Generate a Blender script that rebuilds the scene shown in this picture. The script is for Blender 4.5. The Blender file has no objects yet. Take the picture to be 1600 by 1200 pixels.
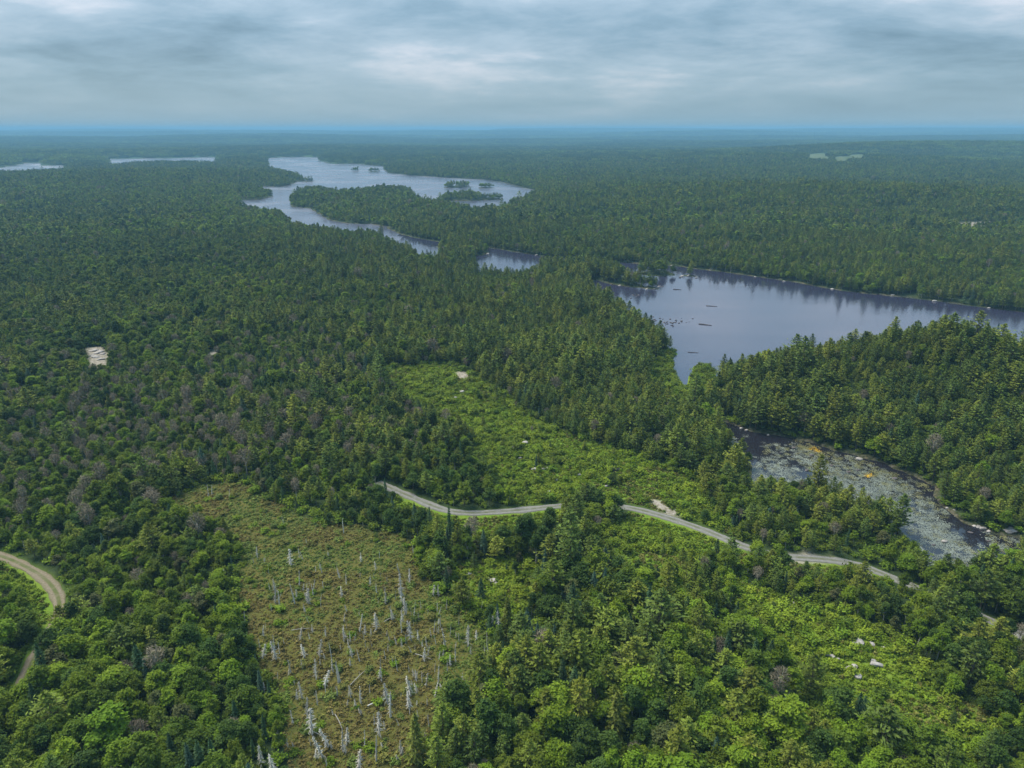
import bpy, math
import numpy as np

# ------------------------------------------------------------------ camera
F = 1110.0                       # focal length in pixels of the 1600 px wide photograph
CAM_Z = 100.0
PITCH = math.atan(399.0 / F)
CP, SP = math.cos(PITCH), math.sin(PITCH)
scene = bpy.context.scene
cam_d = bpy.data.cameras.new('camera')
cam_d.sensor_width = 36.0
cam_d.lens = 36.0 * F / 1600.0
cam_d.clip_start = 1.0
cam_d.clip_end = 120000.0
cam = bpy.data.objects.new('camera', cam_d)
cam.location = (0, 0, CAM_Z)
cam.rotation_euler = (math.pi / 2 - PITCH, 0, 0)
scene.collection.objects.link(cam)
scene.camera = cam
COL = scene.collection

# ------------------------------------------------------------------ sky and sun
SUN_EL, SUN_AZ = math.radians(58), math.radians(-55)      # azimuth from +Y towards +X
world = bpy.data.worlds.new('World')
scene.world = world
world.use_nodes = True


class NT:
    """small helper for node trees"""
    def __init__(self, tree):
        self.t = tree
        tree.nodes.clear()

    def n(self, kind, **kw):
        nd = self.t.nodes.new(kind)
        for k, v in kw.items():
            setattr(nd, k, v)
        return nd

    def l(self, a, b):
        self.t.links.new(a, b)

    def val(self, sock, v):
        if isinstance(v, bpy.types.NodeSocket):
            self.l(v, sock)
        else:
            sock.default_value = v

    def math(self, op, a, b=0.0, clamp=False):
        nd = self.n('ShaderNodeMath', operation=op, use_clamp=clamp)
        self.val(nd.inputs[0], a)
        self.val(nd.inputs[1], b)
        return nd.outputs[0]

    def mix(self, f, a, b, blend='MIX'):
        nd = self.n('ShaderNodeMix', data_type='RGBA', blend_type=blend)
        self.val(nd.inputs[0], f)
        self.val(nd.inputs[6], a if isinstance(a, bpy.types.NodeSocket) else (*a, 1))
        self.val(nd.inputs[7], b if isinstance(b, bpy.types.NodeSocket) else (*b, 1))
        return nd.outputs[2]

    def noise(self, vec, scale, detail=3.0, rough=0.55, dist=0.0):
        nd = self.n('ShaderNodeTexNoise')
        if vec is not None:
            self.l(vec, nd.inputs['Vector'])
        nd.inputs['Scale'].default_value = scale
        nd.inputs['Detail'].default_value = detail
        nd.inputs['Roughness'].default_value = rough
        nd.inputs['Distortion'].default_value = dist
        return nd.outputs['Fac']

    def ramp(self, fac, stops):
        nd = self.n('ShaderNodeValToRGB')
        els = nd.color_ramp.elements
        while len(els) < len(stops):
            els.new(0.5)
        for e, (p, c) in zip(els, stops):
            e.position = p
            e.color = (c, c, c, 1) if not isinstance(c, tuple) else (*c, 1)
        self.l(fac, nd.inputs[0])
        return nd.outputs[0]


w = NT(world.node_tree)
wout = w.n('ShaderNodeOutputWorld')
sky = w.n('ShaderNodeTexSky', sky_type='NISHITA', sun_disc=False)
sky.sun_elevation = SUN_EL
sky.sun_rotation = SUN_AZ
bg_sky = w.n('ShaderNodeBackground')
w.l(sky.outputs[0], bg_sky.inputs[0])
bg_sky.inputs[1].default_value = 0.05
tc = w.n('ShaderNodeTexCoord')
sx = w.n('ShaderNodeSeparateXYZ')
w.l(tc.outputs['Generated'], sx.inputs[0])
zz = w.math('ADD', w.math('MAXIMUM', sx.outputs[2], 0.0), 0.14)
cu = w.math('DIVIDE', sx.outputs[0], zz)
cv = w.math('DIVIDE', sx.outputs[1], zz)
cx = w.n('ShaderNodeCombineXYZ')
w.l(cu, cx.inputs[0])
w.l(cv, cx.inputs[1])
cx.inputs[2].default_value = 3.7
n1 = w.noise(cx.outputs[0], 0.45, 6.0, 0.52, 0.35)
n2 = w.noise(cx.outputs[0], 1.4, 6.0, 0.62, 0.2)
cl = w.math('ADD', w.math('MULTIPLY', n1, 0.62), w.math('MULTIPLY', n2, 0.38))
ccol = w.n('ShaderNodeValToRGB')
el = ccol.color_ramp.elements
stops = [(0.37, (0.115, 0.215, 0.30)), (0.47, (0.23, 0.36, 0.47)), (0.56, (0.375, 0.495, 0.605)), (0.655, (0.70, 0.73, 0.81))]
while len(el) < len(stops):
    el.new(0.5)
for e, (p, c) in zip(el, stops):
    e.position = p
    e.color = (*c, 1)
w.l(cl, ccol.inputs[0])
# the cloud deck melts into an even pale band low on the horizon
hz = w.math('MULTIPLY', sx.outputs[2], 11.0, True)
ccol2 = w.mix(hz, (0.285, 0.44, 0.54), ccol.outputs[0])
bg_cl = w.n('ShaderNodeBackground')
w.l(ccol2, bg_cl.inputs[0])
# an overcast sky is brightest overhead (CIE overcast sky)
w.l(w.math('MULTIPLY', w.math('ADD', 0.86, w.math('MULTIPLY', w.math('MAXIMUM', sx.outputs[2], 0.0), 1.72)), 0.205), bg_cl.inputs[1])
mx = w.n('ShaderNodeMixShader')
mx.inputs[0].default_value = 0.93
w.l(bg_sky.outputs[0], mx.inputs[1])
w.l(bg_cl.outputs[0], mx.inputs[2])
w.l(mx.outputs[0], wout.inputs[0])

sun_d = bpy.data.lights.new('sun', 'SUN')
sun_d.energy = 1.25
sun_d.angle = math.radians(32)
sun_d.color = (1.0, 0.94, 0.83)
sun = bpy.data.objects.new('sun', sun_d)
sun.rotation_euler = (math.pi / 2 - SUN_EL, 0, math.pi - SUN_AZ)
COL.objects.link(sun)

vs = scene.view_settings
vs.view_transform = 'Standard'
vs.look = 'None'
vs.gamma = 1.0
vs.use_curve_mapping = False
vs.exposure = 2.35
scene.cycles.use_denoising = True
scene.cycles.max_bounces = 6
scene.cycles.transparent_max_bounces = 4
scene.cycles.diffuse_bounces = 2
scene.cycles.volume_bounces = 0
scene.cycles.sample_clamp_indirect = 4.0

rng = np.random.RandomState(11)


# ------------------------------------------------------------------ photograph <-> ground
def at(u, v, z=0.0):
    """where the line of sight through a photograph pixel meets height z"""
    x, y = (u - 800.0) / F, (600.0 - v) / F
    d = (x, CP + y * SP, -SP + y * CP)
    t = (z - CAM_Z) / d[2]
    return (d[0] * t, d[1] * t)


def project(x, y, z):
    dep = y * CP - (z - CAM_Z) * SP
    up = y * SP + (z - CAM_Z) * CP
    dep = np.maximum(dep, 1e-3)
    return 800 + F * x / dep, 600 - F * up / dep, dep


# ------------------------------------------------------------------ noise and distances
def vnoise(x, y, seed=0):
    xi, yi = np.floor(x), np.floor(y)
    fx, fy = x - xi, y - yi
    fx, fy = fx * fx * fx * (fx * (fx * 6 - 15) + 10), fy * fy * fy * (fy * (fy * 6 - 15) + 10)

    def h(a, b):
        s = np.sin(a * 127.1 + b * 311.7 + seed * 74.7) * 43758.5453
        return s - np.floor(s)
    a, b, c, d = h(xi, yi), h(xi + 1, yi), h(xi, yi + 1), h(xi + 1, yi + 1)
    return (a + (b - a) * fx) * (1 - fy) + (c + (d - c) * fx) * fy


def fbm(x, y, seed=0, octs=4):
    s, a, t = 0.0, 1.0, 0.0
    for i in range(octs):
        s = s + a * vnoise(x * 2 ** i, y * 2 ** i, seed + i * 13)
        t += a
        a *= 0.5
    return s / t * 2 - 1            # -1 .. 1


def seg_dist(X, Y, pts, closed=False, reach=1e9):
    """distance to a polyline, only worked out near it"""
    D = np.full(X.shape, 1e9)
    pts = np.asarray(pts, float)
    m = (X > pts[:, 0].min() - reach) & (X < pts[:, 0].max() + reach) & (Y > pts[:, 1].min() - reach) & (Y < pts[:, 1].max() + reach)
    x, y = X[m], Y[m]
    d = np.full(x.shape, 1e18)
    n = len(pts)
    for i in range(n if closed else n - 1):
        a, b = pts[i], pts[(i + 1) % n]
        e = b - a
        t = np.clip(((x - a[0]) * e[0] + (y - a[1]) * e[1]) / max(e @ e, 1e-9), 0, 1)
        d = np.minimum(d, (x - a[0] - t * e[0]) ** 2 + (y - a[1] - t * e[1]) ** 2)
    D[m] = np.sqrt(d)
    return D


def inside(X, Y, pts):
    R = np.zeros(X.shape, bool)
    pts = np.asarray(pts, float)
    m = (X >= pts[:, 0].min()) & (X <= pts[:, 0].max()) & (Y >= pts[:, 1].min()) & (Y <= pts[:, 1].max())
    x, y = X[m], Y[m]
    r = np.zeros(x.shape, bool)
    n = len(pts)
    for i in range(n):
        (x1, y1), (x2, y2) = pts[i], pts[(i + 1) % n]
        if y1 == y2:
            continue
        c = ((y1 > y) != (y2 > y)) & (x < (x2 - x1) * (y - y1) / (y2 - y1) + x1)
        r ^= c
    R[m] = r
    return R


def sdf(X, Y, pts, reach=400.0):
    """signed distance, negative inside"""
    d = seg_dist(X, Y, pts, True, reach)
    return np.where(inside(X, Y, pts), -d, d)


# ------------------------------------------------------------------ the water bodies (shore points: pixel, height of what hides the shore)
def poly(pts):
    return [at(p[0], p[1], p[2] if len(p) > 2 else 0.0) for p in pts]


C = 7.0
LAKE = poly([(842, 400), (880, 404), (920, 407), (966, 410), (1000, 412), (1048, 415), (1110, 423), (1150, 428), (1240, 441),
             (1320, 455), (1400, 463), (1470, 472), (1600, 489), (1800, 512), (2000, 540), (2000, 640, C), (1750, 575, 11),
             (1640, 545, 13), (1600, 540, 14), (1530, 533, 15), (1480, 517, 16), (1400, 510, 17), (1300, 511, 17), (1220, 530, 14),
             (1160, 551, 11), (1124, 573, 6), (1115, 575), (1090, 570), (1082, 574), (1078, 588), (1073, 606), (1060, 594), (1052, 572),
             (1053, 556), (1072, 551), (1076, 546, 1), (1064, 532, C), (1030, 513, C), (1005, 501, C), (985, 487, C), (975, 473, C),
             (960, 464, C), (945, 452, C), (930, 440, C), (916, 433, 6), (925, 437), (945, 442), (965, 446), (990, 449), (1012, 451),
             (1026, 452), (1028, 450), (1014, 446), (1010, 437, 5), (980, 424, 5), (950, 416, 5), (910, 410, 5), (870, 406, 5), (842, 405, 4)])
POND = poly([(762, 387), (800, 393), (838, 399), (846, 402), (842, 411, C), (815, 418, C), (790, 415, C), (765, 418, C), (744, 417, C),
             (745, 399), (756, 399), (762, 396)])
CHANNEL = poly([(596, 352), (625, 366), (650, 372), (690, 379), (682, 396, C), (668, 398, C), (657, 397, C), (648, 388, C), (630, 377, C), (598, 363, C)])
UPPER = poly([(418, 247), (450, 245.3), (497, 245.3), (499, 251.5), (520, 256), (560, 256), (575, 258), (600, 259.5), (599, 264), (606, 270),
              (640, 274), (680, 276.5), (720, 279), (760, 281), (790, 286), (815, 293), (838, 297.5), (824, 303, C), (810, 308, C),
              (790, 316, C), (768, 325, C), (740, 324, C), (715, 318, C), (690, 311, C), (665, 311, C), (649, 306, C), (648, 300, C),
              (640, 292, C), (600, 292, C), (585, 292, C), (560, 295, C), (530, 297, C), (505, 291, C), (475, 290, C), (468, 293, C),
              (466, 303), (453, 311), (455, 323), (485, 326), (500, 335), (515, 344), (540, 349), (560, 350), (580, 350), (606, 354),
              (602, 362, C), (570, 359, C), (550, 358, C), (520, 353, C), (480, 348, C), (460, 344, C), (450, 336, C), (440, 326, C),
              (420, 324, C), (395, 319, C), (372, 317, C), (380, 312.5), (405, 312.5), (424, 307), (426, 304), (412, 294, C), (398, 291),
              (440, 292), (455, 287.5), (465, 283.5), (493, 282), (480, 279, C), (455, 267, C), (430, 263, C), (418, 258, C)])
WEST_A = poly([(-60, 263), (0, 262), (30, 257), (40, 254.5), (66, 254.2), (65, 259), (102, 257.5), (98, 260.5, 10), (70, 264.5, 10), (50, 267, 10), (0, 266.5, 10), (-60, 268, 10)])
WEST_B = poly([(168, 248.2), (220, 247.5), (270, 247), (336, 245.4), (337, 253, 11), (300, 251.5, 11), (240, 252.5, 11), (190, 255, 11), (172, 256.5, 11)])
FAR = poly([(690, 211.2), (722, 209.9), (764, 209.7), (758, 211.3), (722, 212.2)])
RIVER = poly([(1120, 655), (1152, 666), (1175, 675), (1230, 683), (1265, 690), (1300, 702), (1335, 711), (1375, 722), (1410, 738), (1430, 746),
              (1450, 756), (1464, 763), (1456, 772), (1470, 790), (1495, 808), (1510, 822), (1530, 826), (1560, 836), (1588, 839),
              (1602, 847), (1588, 852, 6), (1560, 850, 7), (1520, 855, 7), (1477, 870, 7), (1455, 863, 7), (1443, 838, 7), (1420, 795, 7),
              (1400, 780, 7), (1370, 766, 7), (1340, 764, 7), (1300, 746, 7), (1260, 741, 7), (1215, 745, 7), (1192, 742, 7), (1178, 730, 6),
              (1176, 712, 3), (1168, 692, 7), (1148, 675, 7)])
WATERS = [LAKE, POND, CHANNEL, UPPER, WEST_A, WEST_B, FAR, RIVER]


def ell(u, v, a, b, k=18):
    cx_, cy_ = at(u, v)
    r_ = np.random.RandomState(int(u))
    ph = r_.rand(2) * 6.28
    out = []
    for i in range(k):
        t = 2 * math.pi * i / k
        g = 1 + 0.16 * math.sin(3 * t + ph[0]) + 0.1 * math.sin(5 * t + ph[1])
        out.append((cx_ + a * g * math.cos(t), cy_ + b * g * math.sin(t)))
    return out


ISLANDS = [ell(730, 311, 45, 32), ell(715, 292, 24, 22), ell(758, 293.5, 15, 14), ell(555, 267, 13, 14), ell(584, 268, 16, 16),
           ell(1025, 427, 13, 10), ell(1075, 431, 7, 4)]


# ------------------------------------------------------------------ terrain height
def water_sdf(X, Y):
    D = np.full(X.shape, 400.0)
    for W_ in WATERS:
        D = np.minimum(D, sdf(X, Y, W_))
    for I_ in ISLANDS:
        D = np.maximum(D, -sdf(X, Y, I_, 120))
    r = np.hypot(X, Y)
    amp = np.clip(r / 300.0, 0.5, 4.0)
    return D + amp * 0.7 * fbm(X / 9.0 / np.clip(r / 300, 0.6, 8), Y / 9.0 / np.clip(r / 300, 0.6, 8), 5, 2)


HILLS = [(*at(1390, 570, 9), 30.0, 72, 62), (*at(1570, 605, 9), 15.0, 70, 60), (*at(1480, 246), 44.0, 800, 300), (*at(1250, 258), 14.0, 420, 420),
         (*at(250, 285), 9.0, 420, 250), (*at(300, 216), 40.0, 1400, 300), (*at(700, 218), 45.0, 1500, 350), (*at(1150, 216), 50.0, 1800, 350), (*at(950, 211), 60.0, 2500, 500), (*at(1450, 212), 65.0, 2500, 500), (*at(150, 211), 50.0, 2200, 500), (*at(1100, 318), 12.0, 380, 160), (*at(1500, 330), 10.0, 300, 150)]


def height(X, Y, D=None):
    if D is None:
        D = water_sdf(X, Y)
    r = np.hypot(X, Y)
    hills = 2.6 + 2.6 * fbm(X / 170.0, Y / 170.0, 21, 3) + np.clip((r - 500) / 2500, 0, 1) * 9 * (0.6 + fbm(X / 900.0, Y / 900.0, 31, 3))
    far = np.clip((r - 3500) / 12000, 0, 1)
    hills = hills + np.clip((r - 2500) / 5000, 0, 1) * 44 * fbm(X / 1900.0, Y / 900.0, 37, 3) + far * 85 * np.clip(0.55 + 0.75 * fbm(X / 4200.0, Y / 2600.0, 41, 3), 0, 2)
    az = np.arctan2(X, Y)
    hills = hills + np.clip((r - 9000) / 12000, 0, 1) * 60 * np.clip(az / 0.6, -0.15, 1)
    for hx, hy, a, sx_, sy_ in HILLS:
        hills = hills + a * np.exp(-((X - hx) / sx_) ** 2 - ((Y - hy) / sy_) ** 2)
    hills = np.where(r > 2000, 122 * np.tanh(hills / 122), hills)
    land = 0.3 + 0.05 * np.clip(D, 0, 25) + np.maximum(hills, 0.0) * (1 - np.exp(-np.clip(D, 0, None) / 70.0))
    bed = -0.25 + 0.12 * np.clip(D, -18, 0)
    return np.where(D > 0, land, bed)


TH = np.radians(np.concatenate([np.linspace(-180, -54, 22)[:-1], np.linspace(-54, 54, 313)[:-1], np.linspace(54, 180, 22)]))
R0, RK = 20.0, 0.0078
NR = int(math.log(34000 / R0) / RK)
RR = R0 * np.exp(RK * np.arange(NR))
GT, GR = np.meshgrid(TH, RR)
GX, GY = GR * np.sin(GT), GR * np.cos(GT)
G_W = water_sdf(GX, GY)
G_H = height(GX, GY, G_W)


def samp(A, x, y):
    """bilinear look-up in the terrain grid"""
    x, y = np.asarray(x, float), np.asarray(y, float)
    fi = np.clip(np.log(np.maximum(np.hypot(x, y), R0 * 1.001) / R0) / RK, 0, NR - 1.001)
    th = np.arctan2(x, y)
    j = np.clip(np.searchsorted(TH, th) - 1, 0, len(TH) - 2)
    fj = np.clip((th - TH[j]) / (TH[j + 1] - TH[j]), 0, 1)
    i = fi.astype(int)
    f = fi - i
    return ((A[i, j] * (1 - fj) + A[i, j + 1] * fj) * (1 - f) + (A[i + 1, j] * (1 - fj) + A[i + 1, j + 1] * fj) * f)


def gz(x, y):
    return samp(G_H, x, y)


def on_ground(u, v, lift=0.0):
    z = 3.0
    for _ in range(12):
        x, y = at(u, v, z + lift)
        z = 0.5 * z + 0.5 * float(gz(x, y))
    return at(u, v, z + lift)


def gpoly(pts):
    return [on_ground(p[0], p[1], p[2] if len(p) > 2 else 0.0) for p in pts]


# ------------------------------------------------------------------ open ground, road, track
BOG = gpoly([(350, 752), (376, 759), (402, 770), (430, 788), (460, 804), (490, 815), (522, 824), (560, 824), (612, 834), (645, 848),
             (650, 880), (668, 915), (715, 945), (752, 985), (768, 1030), (742, 1075), (690, 1105), (660, 1140, 3), (640, 1200), (650, 1320),
             (470, 1320), (468, 1200), (452, 1130), (425, 1070), (402, 1010), (384, 962), (368, 925), (366, 898), (392, 868), (376, 842),
             (335, 822), (292, 806), (262, 786), (300, 764)])
CLEAR_A = gpoly([(598, 582), (640, 571), (700, 570), (748, 590), (790, 614), (806, 642), (856, 668), (920, 692), (985, 708), (1045, 732), (1092, 762),
                 (1096, 790), (1150, 835), (1090, 812), (1010, 790), (950, 782), (870, 782), (820, 785), (795, 768, 3), (780, 742, 5), (755, 704, 5), (744, 664, 5), (690, 644, 5), (636, 616, 5)])
CLEAR_B = gpoly([(716, 885), (760, 878), (830, 884), (838, 915, 2), (800, 938, 6), (740, 935, 6), (712, 912, 2)])
CLEAR_C = gpoly([(1150, 912), (1235, 938), (1300, 955), (1390, 992), (1430, 1035), (1460, 1075), (1530, 1115), (1560, 1140), (1520, 1152, 6), (1405, 1100, 6),
                 (1330, 1066, 6), (1275, 1030, 6), (1215, 986, 5), (1160, 950, 3)])
CLEAR_D = gpoly([(935, 832), (1010, 815), (1080, 836), (1120, 856), (1078, 884, 4), (1000, 872, 5), (950, 862, 5)])
MARSH = gpoly([(1030, 552), (1052, 548), (1118, 570), (1126, 596, 4), (1092, 622, 7), (1040, 612, 7), (1010, 584, 4)])
CLEARS = [CLEAR_A, CLEAR_B, CLEAR_C, CLEAR_D]
ROAD = gpoly([(590, 754), (615, 765), (650, 780), (690, 797), (730, 803), (780, 800), (820, 797), (880, 790), (930, 788),
              (985, 793), (1040, 808), (1100, 828), (1170, 858), (1220, 870), (1270, 873), (1330, 879), (1380, 897), (1440, 922), (1540, 966), (1620, 1004), (1720, 1050)])
TRACK = gpoly([(-110, 850), (-50, 856), (0, 868), (40, 885), (75, 907), (92, 932), (94, 960), (78, 990), (58, 1020), (42, 1055), (32, 1075)])
# ground south of the road and track where only knee-high growth stands, so both stay in view
def verge(pts, down):
    return gpoly([(u, v - 2) for u, v in pts] + [(u, v + down) for u, v in reversed(pts)])


VERGES = [verge([(625, 768), (650, 780), (690, 797), (730, 803), (780, 800), (820, 797), (876, 790)], 40),
          verge([(990, 793), (1040, 808), (1100, 828), (1168, 858)], 36), verge([(1232, 872), (1270, 873), (1318, 878)], 36),
          verge([(1345, 884), (1380, 897)], 30), verge([(1525, 960), (1550, 970)], 34),
          gpoly([(0, 862), (40, 880), (84, 905), (102, 935), (100, 965), (84, 1000), (66, 1030), (62, 1084), (50, 1106), (14, 1106), (20, 1064), (40, 1020), (58, 1000), (60, 970), (44, 948), (16, 930), (0, 922)])]
BARE = [gpoly([(130, 543), (162, 541), (172, 560), (164, 573, 4), (139, 571, 4)]), gpoly([(322, 556), (352, 534), (354, 542, 2), (332, 556, 2)]),
        gpoly([(1006, 772), (1030, 782), (1066, 804), (1050, 806), (1020, 790)]), gpoly([(1036, 384), (1078, 384), (1082, 391), (1040, 390)]),
        gpoly([(1500, 348), (1560, 345), (1560, 352), (1500, 355)]), gpoly([(1232, 868), (1268, 866), (1300, 872), (1292, 884), (1240, 879)]),
        gpoly([(706, 580), (728, 580), (740, 592), (716, 592)])]
FIELDS = [gpoly([(1262, 240.5), (1292, 239.5), (1296, 246, 8), (1262, 247, 8)]), gpoly([(1304, 245), (1324, 244), (1324, 249, 8), (1306, 250, 8)]),
          gpoly([(1325, 242), (1352, 241), (1352, 246, 8), (1328, 247, 8)])]

G_BOG = sdf(GX, GY, BOG, 60)
G_CLR = np.minimum.reduce([sdf(GX, GY, p, 60) for p in CLEARS])
G_MAR = sdf(GX, GY, MARSH, 60)
G_ROAD = seg_dist(GX, GY, ROAD, False, 60)
G_TRK = seg_dist(GX, GY, TRACK, False, 60)
G_VRG = np.minimum.reduce([sdf(GX, GY, p, 40) for p in VERGES])
G_BARE = np.minimum.reduce([sdf(GX, GY, p, 60) for p in BARE])
G_FLD = np.minimum.reduce([sdf(GX, GY, p, 200) for p in FIELDS])
for A in (G_BOG, G_CLR, G_MAR, G_ROAD, G_TRK, G_VRG, G_BARE, G_FLD):
    np.clip(A, -60, 60, out=A)


# ------------------------------------------------------------------ materials
def material(name):
    m = bpy.data.materials.new(name)
    m.use_nodes = True
    t = NT(m.node_tree)
    out = t.n('ShaderNodeOutputMaterial')
    p = t.n('ShaderNodeBsdfPrincipled')
    t.l(p.outputs[0], out.inputs[0])
    return m, t, p, out


def attr(t, name):
    a = t.n('ShaderNodeAttribute', attribute_name=name)
    return a.outputs['Fac']


def leaf_material(name, base, alt, trans=0.3, jitter=0.5):
    """base / alt: two albedos that single trees and stands drift between"""
    m, t, p, out = material(name)
    oi = t.n('ShaderNodeObjectInfo')
    ge = t.n('ShaderNodeNewGeometry')
    stand = t.noise(oi.outputs['Location'], 0.018, 2.0)
    f = t.math('ADD', t.math('MULTIPLY', oi.outputs['Random'], 0.75), t.math('MULTIPLY', t.math('SUBTRACT', stand, 0.38), 1.1), True)
    c = t.mix(f, base, alt)
    k = t.math('ADD', 1.0 - jitter / 2, t.math('MULTIPLY', ge.outputs['Random Per Island'], jitter))
    k2 = t.math('ADD', 0.68, t.math('MULTIPLY', t.math('FRACT', t.math('MULTIPLY', oi.outputs['Random'], 37.7)), 0.62))
    kk = t.math('MULTIPLY', k, k2)
    vm = t.n('ShaderNodeVectorMath', operation='SCALE')
    t.l(c, vm.inputs[0])
    t.l(kk, vm.inputs['Scale'])
    t.l(vm.outputs[0], p.inputs['Base Color'])
    p.inputs['Roughness'].default_value = 0.6
    p.inputs['Specular IOR Level'].default_value = 0.08
    tr = t.n('ShaderNodeBsdfTranslucent')
    t.l(vm.outputs[0], tr.inputs[0])
    ms = t.n('ShaderNodeMixShader')
    ms.inputs[0].default_value = trans
    t.l(p.outputs[0], ms.inputs[1])
    t.l(tr.outputs[0], ms.inputs[2])
    t.l(ms.outputs[0], out.inputs[0])
    return m


def plain_material(name, a, b, scale, rough=0.85, bump=0.0, detail=4.0):
    m, t, p, out = material(name)
    g = t.n('ShaderNodeNewGeometry')
    n = t.noise(g.outputs['Position'], scale, detail, 0.6)
    t.l(t.mix(t.ramp(n, [(0.35, 0.0), (0.65, 1.0)]), a, b), p.inputs['Base Color'])
    p.inputs['Roughness'].default_value = rough
    p.inputs['Specular IOR Level'].default_value = 0.2
    if bump:
        bp = t.n('ShaderNodeBump')
        bp.inputs['Strength'].default_value = 1.0
        bp.inputs['Distance'].default_value = bump
        t.l(n, bp.inputs['Height'])
        t.l(bp.outputs[0], p.inputs['Normal'])
    return m


M = {}
M['leaf_bright'] = leaf_material('leaf_bright', (0.105, 0.178, 0.012), (0.165, 0.220, 0.016))
M['leaf_mid'] = leaf_material('leaf_mid', (0.080, 0.132, 0.014), (0.128, 0.164, 0.016))
M['leaf_dark'] = leaf_material('leaf_dark', (0.044, 0.084, 0.015), (0.064, 0.102, 0.018))
M['leaf_olive'] = leaf_material('leaf_olive', (0.085, 0.105, 0.032), (0.100, 0.100, 0.040))
M['pine'] = leaf_material('pine_needles', (0.098, 0.144, 0.020), (0.168, 0.184, 0.024), 0.12)
M['pine_dark'] = leaf_material('dark_pine_needles', (0.070, 0.112, 0.022), (0.102, 0.138, 0.024), 0.12)
M['spruce'] = leaf_material('spruce_needles', (0.034, 0.072, 0.030), (0.054, 0.090, 0.034), 0.1)
M['spruce_blue'] = leaf_material('blue_spruce_needles', (0.048, 0.092, 0.060), (0.062, 0.105, 0.066), 0.1)
M['tamarack'] = leaf_material('tamarack_needles', (0.105, 0.125, 0.020), (0.125, 0.135, 0.026), 0.15)
M['twig'] = leaf_material('bare_twigs', (0.150, 0.125, 0.085), (0.190, 0.160, 0.110), 0.0)
M['heath'] = leaf_material('heath_leaves', (0.125, 0.192, 0.013), (0.180, 0.222, 0.018), 0.2, 0.6)
M['heath_dark'] = leaf_material('heath_dark_leaves', (0.090, 0.155, 0.011), (0.140, 0.190, 0.013), 0.2, 0.6)
M['bog_brown'] = leaf_material('bog_brown', (0.112, 0.092, 0.026), (0.148, 0.120, 0.034), 0.1, 0.6)
M['bog_olive'] = leaf_material('bog_olive', (0.115, 0.118, 0.024), (0.152, 0.146, 0.034), 0.1, 0.6)
M['bog_green'] = leaf_material('bog_green', (0.085, 0.124, 0.020), (0.128, 0.158, 0.034), 0.1, 0.6)
M['bark'] = plain_material('bark', (0.07, 0.058, 0.045), (0.13, 0.11, 0.09), 6.0)
M['grey_log'] = plain_material('grey_log', (0.16, 0.15, 0.13), (0.30, 0.28, 0.25), 4.0)
M['birch'] = plain_material('pale_bark', (0.30, 0.28, 0.25), (0.42, 0.40, 0.36), 5.0)
M['deadwood'] = leaf_material('weathered_wood', (0.34, 0.315, 0.27), (0.58, 0.56, 0.51), 0.0, 0.4)
M['rock'] = plain_material('granite', (0.19, 0.17, 0.155), (0.36, 0.33, 0.305), 1.3, 0.85, 0.05)
M['wet_rock'] = plain_material('wet_granite', (0.045, 0.040, 0.040), (0.12, 0.10, 0.10), 1.3, 0.6, 0.05)
M['pad'] = leaf_material('lily_pad', (0.120, 0.135, 0.105), (0.175, 0.190, 0.160), 0.0, 0.5)  # pad green greyed and cooled to carry the glimmer of the sky
M['pad_olive'] = leaf_material('lily_pad_olive', (0.10, 0.105, 0.045), (0.15, 0.14, 0.06), 0.0, 0.5)
for k_ in ('pad', 'pad_olive'):
    for nd_ in M[k_].node_tree.nodes:
        if nd_.type == 'BSDF_PRINCIPLED':
            nd_.inputs['Roughness'].default_value = 0.3
            nd_.inputs['Specular IOR Level'].default_value = 0.6
M['pad_yellow'] = leaf_material('lily_pad_yellow', (0.40, 0.24, 0.02), (0.46, 0.30, 0.03), 0.0, 0.4)


def ground_material():
    m, t, p, out = material('ground_cover')
    g = t.n('ShaderNodeNewGeometry')
    pos = g.outputs['Position']
    nf = t.noise(pos, 0.9, 5.0, 0.65)
    nm = t.noise(pos, 0.12, 4.0, 0.6)
    nl = t.noise(pos, 0.0035, 4.0, 0.6)
    floor_ = t.mix(nf, (0.016, 0.028, 0.010), (0.040, 0.060, 0.018))
    far_c = t.mix(t.ramp(nl, [(0.35, 0.0), (0.65, 1.0)]), (0.024, 0.056, 0.020), (0.045, 0.085, 0.026))
    c = t.mix(attr(t, 'far'), floor_, far_c)
    bog = t.mix(nf, t.mix(t.ramp(nm, [(0.38, 0.0), (0.62, 1.0)]), (0.060, 0.064, 0.015), (0.076, 0.058, 0.018)), (0.100, 0.102, 0.022))
    c = t.mix(attr(t, 'bog'), c, bog)
    clr = t.mix(nf, t.mix(t.ramp(nm, [(0.4, 0.0), (0.62, 1.0)]), (0.070, 0.130, 0.012), (0.120, 0.145, 0.022)), (0.140, 0.210, 0.020))
    c = t.mix(attr(t, 'clearing'), c, clr)
    rock = t.mix(t.ramp(nf, [(0.4, 0.0), (0.6, 1.0)]), (0.15, 0.13, 0.09), (0.30, 0.265, 0.225))
    c = t.mix(attr(t, 'bare'), c, rock)
    c = t.mix(attr(t, 'field'), c, (0.085, 0.105, 0.045))
    shore = t.mix(t.ramp(nf, [(0.42, 0.0), (0.6, 1.0)]), (0.028, 0.032, 0.014), (0.11, 0.095, 0.065))
    c = t.mix(attr(t, 'shore'), c, shore)
    t.l(c, p.inputs['Base Color'])
    p.inputs['Roughness'].default_value = 0.95
    p.inputs['Specular IOR Level'].default_value = 0.1
    bp = t.n('ShaderNodeBump')
    bp.inputs['Distance'].default_value = 0.35
    t.l(nf, bp.inputs['Height'])
    t.l(bp.outputs[0], p.inputs['Normal'])
    return m


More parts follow.
